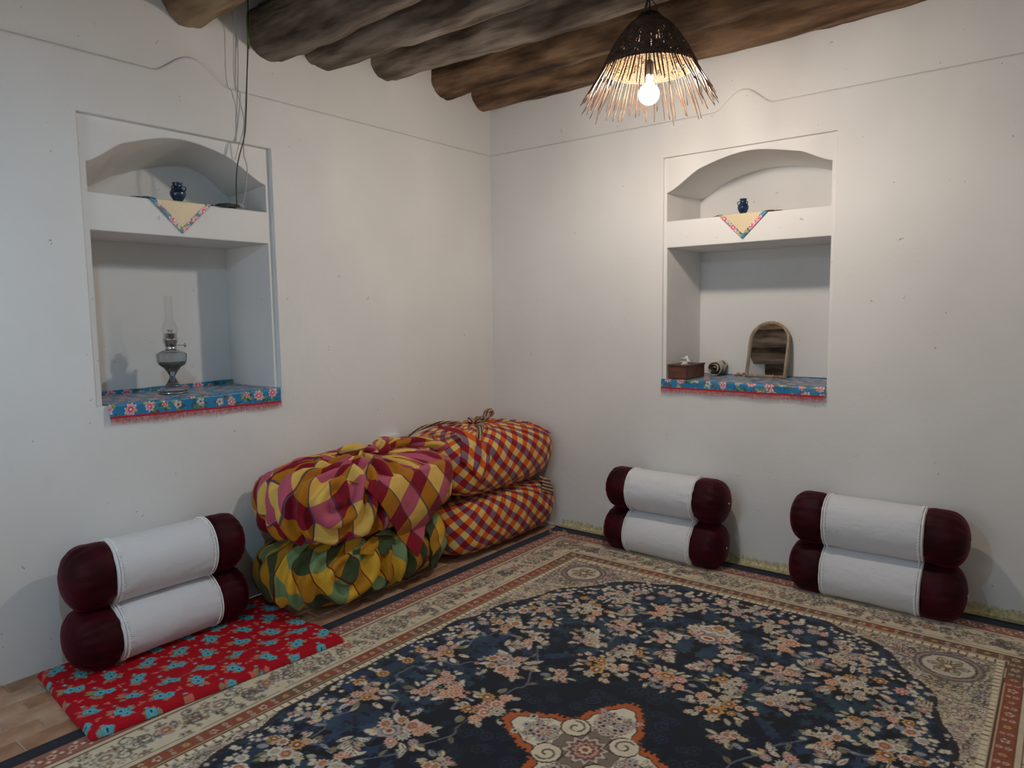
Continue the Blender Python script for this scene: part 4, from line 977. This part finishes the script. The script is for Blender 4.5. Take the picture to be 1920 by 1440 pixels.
# ------------------------------------------------------------ right niche: tissue box, rolled cloth, mirror
BW, nt, b = mat('dark_wood', rough=.4); n_, r_, s__ = noise_var(nt, b, sl((66, 36, 22)), sl((112, 66, 42)), 7, detail=6, vec=(1, 5, 5)); bump(nt, b, n_.outputs['Fac'], .2, .002)
TS = mat('tissue', (.85, .84, .82), .9, Transmission_Weight=.0)[0]
tb = empty('tissue_box', (1.482, .150, 1.0855), -.02); tag(tb, 'dark brown wooden tissue box at the left of the right niche', 'tissue box')
mb = MB(); mb.box(-.063, .063, -.13, .13, 0, .078); bx_ = mb.build('box', BW, tb)
bm = bmesh.new(); bm.from_mesh(bx_.data); bmesh.ops.bevel(bm, geom=bm.edges[:], offset=.003, segments=2, affect='EDGES'); bm.to_mesh(bx_.data); bm.free()
mb = MB()
ov = [(.028*math.cos(t*math.pi/10), .085*math.sin(t*math.pi/10)) for t in range(20)]
v, f = flat_fill([[(-.066, -.133), (.066, -.133), (.066, .133), (-.066, .133)], ov], lambda a, c: (a, c, .088)); mb.add(v, f)
v, f = flat_fill([[(-.066, -.133), (.066, -.133), (.066, .133), (-.066, .133)], ov], lambda a, c: (a, c, .078)); mb.add(v, f)
mb.add(*strip([(x, y, .078) for x, y in [(-.066, -.133), (.066, -.133), (.066, .133), (-.066, .133)]], [(x, y, .088) for x, y in [(-.066, -.133), (.066, -.133), (.066, .133), (-.066, .133)]])); mb.add(*strip([(x, y, .078) for x, y in ov], [(x, y, .088) for x, y in ov])); mb.build('lid', BW, tb)
n = 26; a = np.linspace(-1, 1, n)[:, None]; h_ = np.linspace(0, 1, n)[None, :]
X = .020*a*(1-h_*.3)+.012*h_*np.sin(a*3)+.006*np.sin(h_*9+a*4); Y = .03*a*(.5+h_*.7)-.01+.014*np.sin(h_*6+a*2)+.008*np.cos(a*7); Zz = .080+.058*h_*(1-.55*np.abs(a))+.004*np.sin(a*9)
ts = link('tissue', grid_mesh('tissue', np.stack([X, Y, Zz], -1)), TS, tb); md = ts.modifiers.new('t', 'SOLIDIFY'); md.thickness = .0006
# rolled printed cloth
rc = empty('rolled_cloth', (1.575, .432, 1.0865+.047), .12); tag(rc, 'small rolled white cloth with grey scroll print, behind the tissue box', 'cloth')
m, nt, b = mat('grey_scroll_print', rough=.8); n_, r_, s__ = noise_var(nt, b, sl((92, 88, 80)), sl((206, 198, 178)), 26, detail=1, lo=.47, hi=.49)
n, k = 160, 24; T = np.linspace(0, 4.2*2*np.pi, n)[:, None]; R_ = .006+.040*T/T.max(); Q = np.linspace(-1, 1, k)[None, :]
P = np.stack([R_*np.cos(T)+0*Q, .085*Q*(1+.12*np.cos(T*.5))+0*T, R_*np.sin(T)*.98+0*Q], -1)
oo = link('roll', grid_mesh('roll', P), m, rc); md = oo.modifiers.new('t', 'SOLIDIFY'); md.thickness = .003
# arched mirror leaning back
MW, nt, b = mat('pale_wood', rough=.5); noise_var(nt, b, sl((128, 108, 86)), sl((170, 148, 120)), 10, vec=(4, 4, 1))
MG = mat('mirror_silver', (.92, .92, .92), .01, Metallic=1.0)[0]
mi = empty('mirror', (1.893, .398, 1.087)); mi.rotation_euler = (-.258, 0, -.045); tag(mi, 'small arched wooden mirror leaning in the right niche, reflecting the beams', 'mirror')
def archline(w, h, inset, n=20):
    r = w/2-inset; zc = h-w/2
    return [(-r, inset), (r, inset)]+[(r*math.cos(math.pi*t/n), zc+r*math.sin(math.pi*t/n)) for t in range(n+1)]
o_l = archline(.258, .362, 0); i_l = archline(.258, .362, .014)
mb = MB(); nn = len(o_l)
mb.add([(x, 0, z) for x, z in o_l]+[(x, 0, z) for x, z in i_l], [(i, (i+1) % nn, nn+(i+1) % nn, nn+i) for i in range(nn)])
mb.add(*strip([(x, 0, z) for x, z in i_l], [(x, .016, z) for x, z in i_l])); mb.add(*strip([(x, 0, z) for x, z in o_l], [(x, .03, z) for x, z in o_l]))
v, f = flat_fill([o_l], lambda a, c: (a, .03, c)); mb.add(v, f); fo = mb.build('frame', MW, mi)
bm = bmesh.new(); bm.from_mesh(fo.data); bmesh.ops.remove_doubles(bm, verts=bm.verts, dist=1e-5); bmesh.ops.recalc_face_normals(bm, faces=bm.faces); bm.to_mesh(fo.data); bm.free()
mb = MB(); v, f = flat_fill([i_l], lambda a, c: (a, .012, c)); mb.add(v, f); mg = mb.build('mirror_glass', MG, mi)
TW, nt, b = mat('jute_rope', rough=.9); noise_var(nt, b, sl((120, 88, 58)), sl((196, 160, 118)), 80)
for (x, y, sgn, lab) in ((1.772, .325, -1, 'small tan jute rope knot at the left foot of the mirror'), (1.985, .315, 1, 'small tan jute rope knot at the right foot of the mirror')):
    mb = MB(); rg = random.Random(int(x*100))
    for k in range(7):
        a0 = rg.uniform(-.5, .5)+(0 if k % 2 else math.pi); L_ = rg.uniform(.024, .05)
        mb.tube([(0, 0, .008), (L_*.5*math.cos(a0), L_*.4*math.sin(a0), .012+rg.uniform(0, .016)), (L_*math.cos(a0), L_*.8*math.sin(a0), .005+rg.uniform(0, .004))], [.006, .0065, .003], 7)
    o = mb.build('rope_knot', TW, None, True); o.location = (x, y, 1.0865); tag(o, lab, 'rope knot')

# ------------------------------------------------------------ pendant lamps
WV, nt, b = mat('dark_wicker', rough=.5); noise_var(nt, b, (.04, .022, .014), (.11, .06, .036), 40)
WI, nt, b = mat('woven_lining', rough=.6); noise_var(nt, b, (.040, .020, .006), (.085, .046, .014), 60)
STK = []
for c1, c2 in (((.05, .026, .014), (.14, .085, .048)), ((.06, .028, .015), (.13, .065, .036)), ((.02, .012, .008), (.07, .042, .026))):
    m, nt, b = mat('willow_stick', rough=.22); noise_var(nt, b, c1, c2, 25, vec=(1, 1, .2)); STK.append(m)
BLK = mat('black_bakelite', (.02, .015, .012), .35)[0]
def emis(name, color, strength):
    m = bpy.data.materials.new(name); m.use_nodes = True; nt = m.node_tree; nt.nodes.clear()
    e = nd(nt, 'ShaderNodeEmission'); e.inputs[0].default_value = (*color, 1); e.inputs[1].default_value = strength
    o = nd(nt, 'ShaderNodeOutputMaterial'); nt.links.new(e.outputs[0], o.inputs[0]); return m
PROF = [(.345, .040), (.33, .046), (.29, .095), (.24, .135), (.19, .168), (.1425, .192), (.11, .210)]   # z above bulb, radius
def prof_r(z):
    for (z1, r1), (z0, r0) in zip(PROF, PROF[1:]):
        if z0 <= z <= z1: return r0+(r1-r0)*(z-z0)/(z1-z0)
    return PROF[0][1] if z > .33 else .210+(.11-z)*.56
NS = 88
rg = random.Random(2)
stick_meshes = []
for k in range(14):
    mb = MB(); zb = -.055+rg.uniform(-.025, .05); pts = []; bx, by = rg.uniform(-.02, .02), rg.uniform(-.015, .015)
    r0 = .0030*rg.uniform(.7, 1.25)
    for q in range(11):
        z = .345+(zb-.345)*q/10; w = max(0, (q-6)/4); pts.append((prof_r(z)+bx*w*w, by*w*w, z))
    mb.tube(pts, [r0*(.8+.2*math.sin(q)) if q < 10 else r0*.5 for q in range(11)], 6)
    me = bpy.data.meshes.new('stick'); me.from_pydata(mb.v, [], mb.f); me.materials.append(STK[k % 3])
    me.polygons.foreach_set('use_smooth', np.ones(len(me.polygons), dtype=bool)); stick_meshes.append(me)
# woven rows: horizontal strands going over and under the sticks
def weave_mesh(rows, z_hi, z_lo, off, rad, amp, gap_seed, skip=0.0):
    mb = MB()
    def hole(q, z):
        c = (q//2) % NS; zz = int((z+.013*((c*7) % 5)/5)/.016); h = random.Random(c*1009+zz*31).random()
        p = .20 if z < .21 else .20*max(0, (.27-z)/.06)
        return z > .13 and q % 2 == 0 and h < p
    for k in range(rows):
        z = z_hi+(z_lo-z_hi)*k/(rows-1); R0 = prof_r(z)+off; N = NS*2; ph = (k % 2)*math.pi
        t0 = 0
        pts = [((R0+amp*math.cos(math.pi*q+ph))*math.cos(2*math.pi*q/N), (R0+amp*math.cos(math.pi*q+ph))*math.sin(2*math.pi*q/N), z+.0008*math.sin(q*1.7+k)) for q in range(N)]
        n = 5; vs = []
        for q, p in enumerate(pts):
            a = 2*math.pi*q/N
            for j in range(n):
                t = 2*math.pi*j/n; rr = rad*(1+.12*math.sin(q*2.3+k)); vs.append((p[0]+math.cos(a)*math.cos(t)*rr, p[1]+math.sin(a)*math.cos(t)*rr, p[2]+math.sin(t)*rr*1.15))
        fs = [(q*n+j, ((q+1) % N)*n+j, ((q+1) % N)*n+(j+1) % n, q*n+(j+1) % n) for q in range(N) for j in range(n) if not hole(q, z)]
        mb.add(vs, fs)
    return mb
me_weave = weave_mesh(34, .335, .118, .0015, .0035, .0022, 1, .16)
me_lin = weave_mesh(26, .245, .110, -.0065, .0030, .0018, 4, 0.0)
def pendant(loc, bulbmat, label, group, dz=0.0):
    r = empty('pendant_lamp', loc); tag(r, label, 'lamp', group)
    if not hasattr(pendant, 'm'):
        w = me_weave.build('woven_shade', WV, r, True); l = me_lin.build('inner_weave', WI, r, True)
        pendant.m = (w.data, l.data)
    else:
        for nm, me in zip(('woven_shade', 'inner_weave'), pendant.m):
            o = bpy.data.objects.new(nm, me); COL.objects.link(o); o.parent = r
    rg = random.Random(6)
    for k in range(NS):
        o = bpy.data.objects.new('stick', rg.choice(stick_meshes)); COL.objects.link(o); o.parent = r
        o.rotation_euler = (0, 0, 2*math.pi*(k+rg.uniform(-.3, .3))/NS)
    mb = MB(); mb.lathe([(.0001, .33), (.036, .33), (.045, .335), (.04, .345), (.03, .352), (.0001, .352)], 24, cap=False); mb.build('cap', WV, r, True)
    mb = MB(); mb.lathe([(.0001, .150), (.010, .148), (.019, .140), (.0205, .125), (.0205, .085), (.019, .078), (.0001, .078)], 24, cap=False); mb.build('lamp_holder', BLK, r, True)
    mb = MB(); mb.tube([(0, 0, .15), (0, 0, .35), (.002, 0, .45), (0, 0, .62)], .0035, 8); mb.build('cable', BLK, r, True)
    mb = MB()
    for k in range(3):
        a = k*2.094+.4; mb.tube([(.035*math.cos(a), .035*math.sin(a), .34), (.030*math.cos(a+.3), .030*math.sin(a+.3), .38), (.014*math.cos(a+.5), .014*math.sin(a+.5), .405), (.022*math.cos(a), .022*math.sin(a), .43), (.010*math.cos(a), .010*math.sin(a), .52), (.004, 0, .62)], .0028, 6)
    mb.build('hanging_wires', BLK, r, True)
    mb = MB(); pr = [(.0001, -.046)]
    for q in range(1, 15):
        t = -math.pi/2+q/15*math.pi*.86; pr.append((.046*math.cos(t), .046*math.sin(t)))
    pr += [(.016, .055), (.014, .078), (.0001, .078)]
    mb.lathe(pr, 28, cap=False); bo = mb.build('bulb', bulbmat, r, True)
    if dz:      # this shade hangs lower around its bulb
        for c in r.children:
            if not c.name.startswith(('bulb', 'lamp_holder', 'cable')): c.location.z += dz
    return r
GP = 'woven pendant lamps'
pendant(BULB_A, emis('warm_bulb', COLOR_A, STRENGTH_A), 'conical woven stick pendant lamp glowing warm below the beams', GP)
pendant(BULB_B, emis('cool_bulb', COLOR_B, STRENGTH_B), 'twin woven stick pendant lamp with a cooler bulb, hanging nearer the camera', GP, -.10)
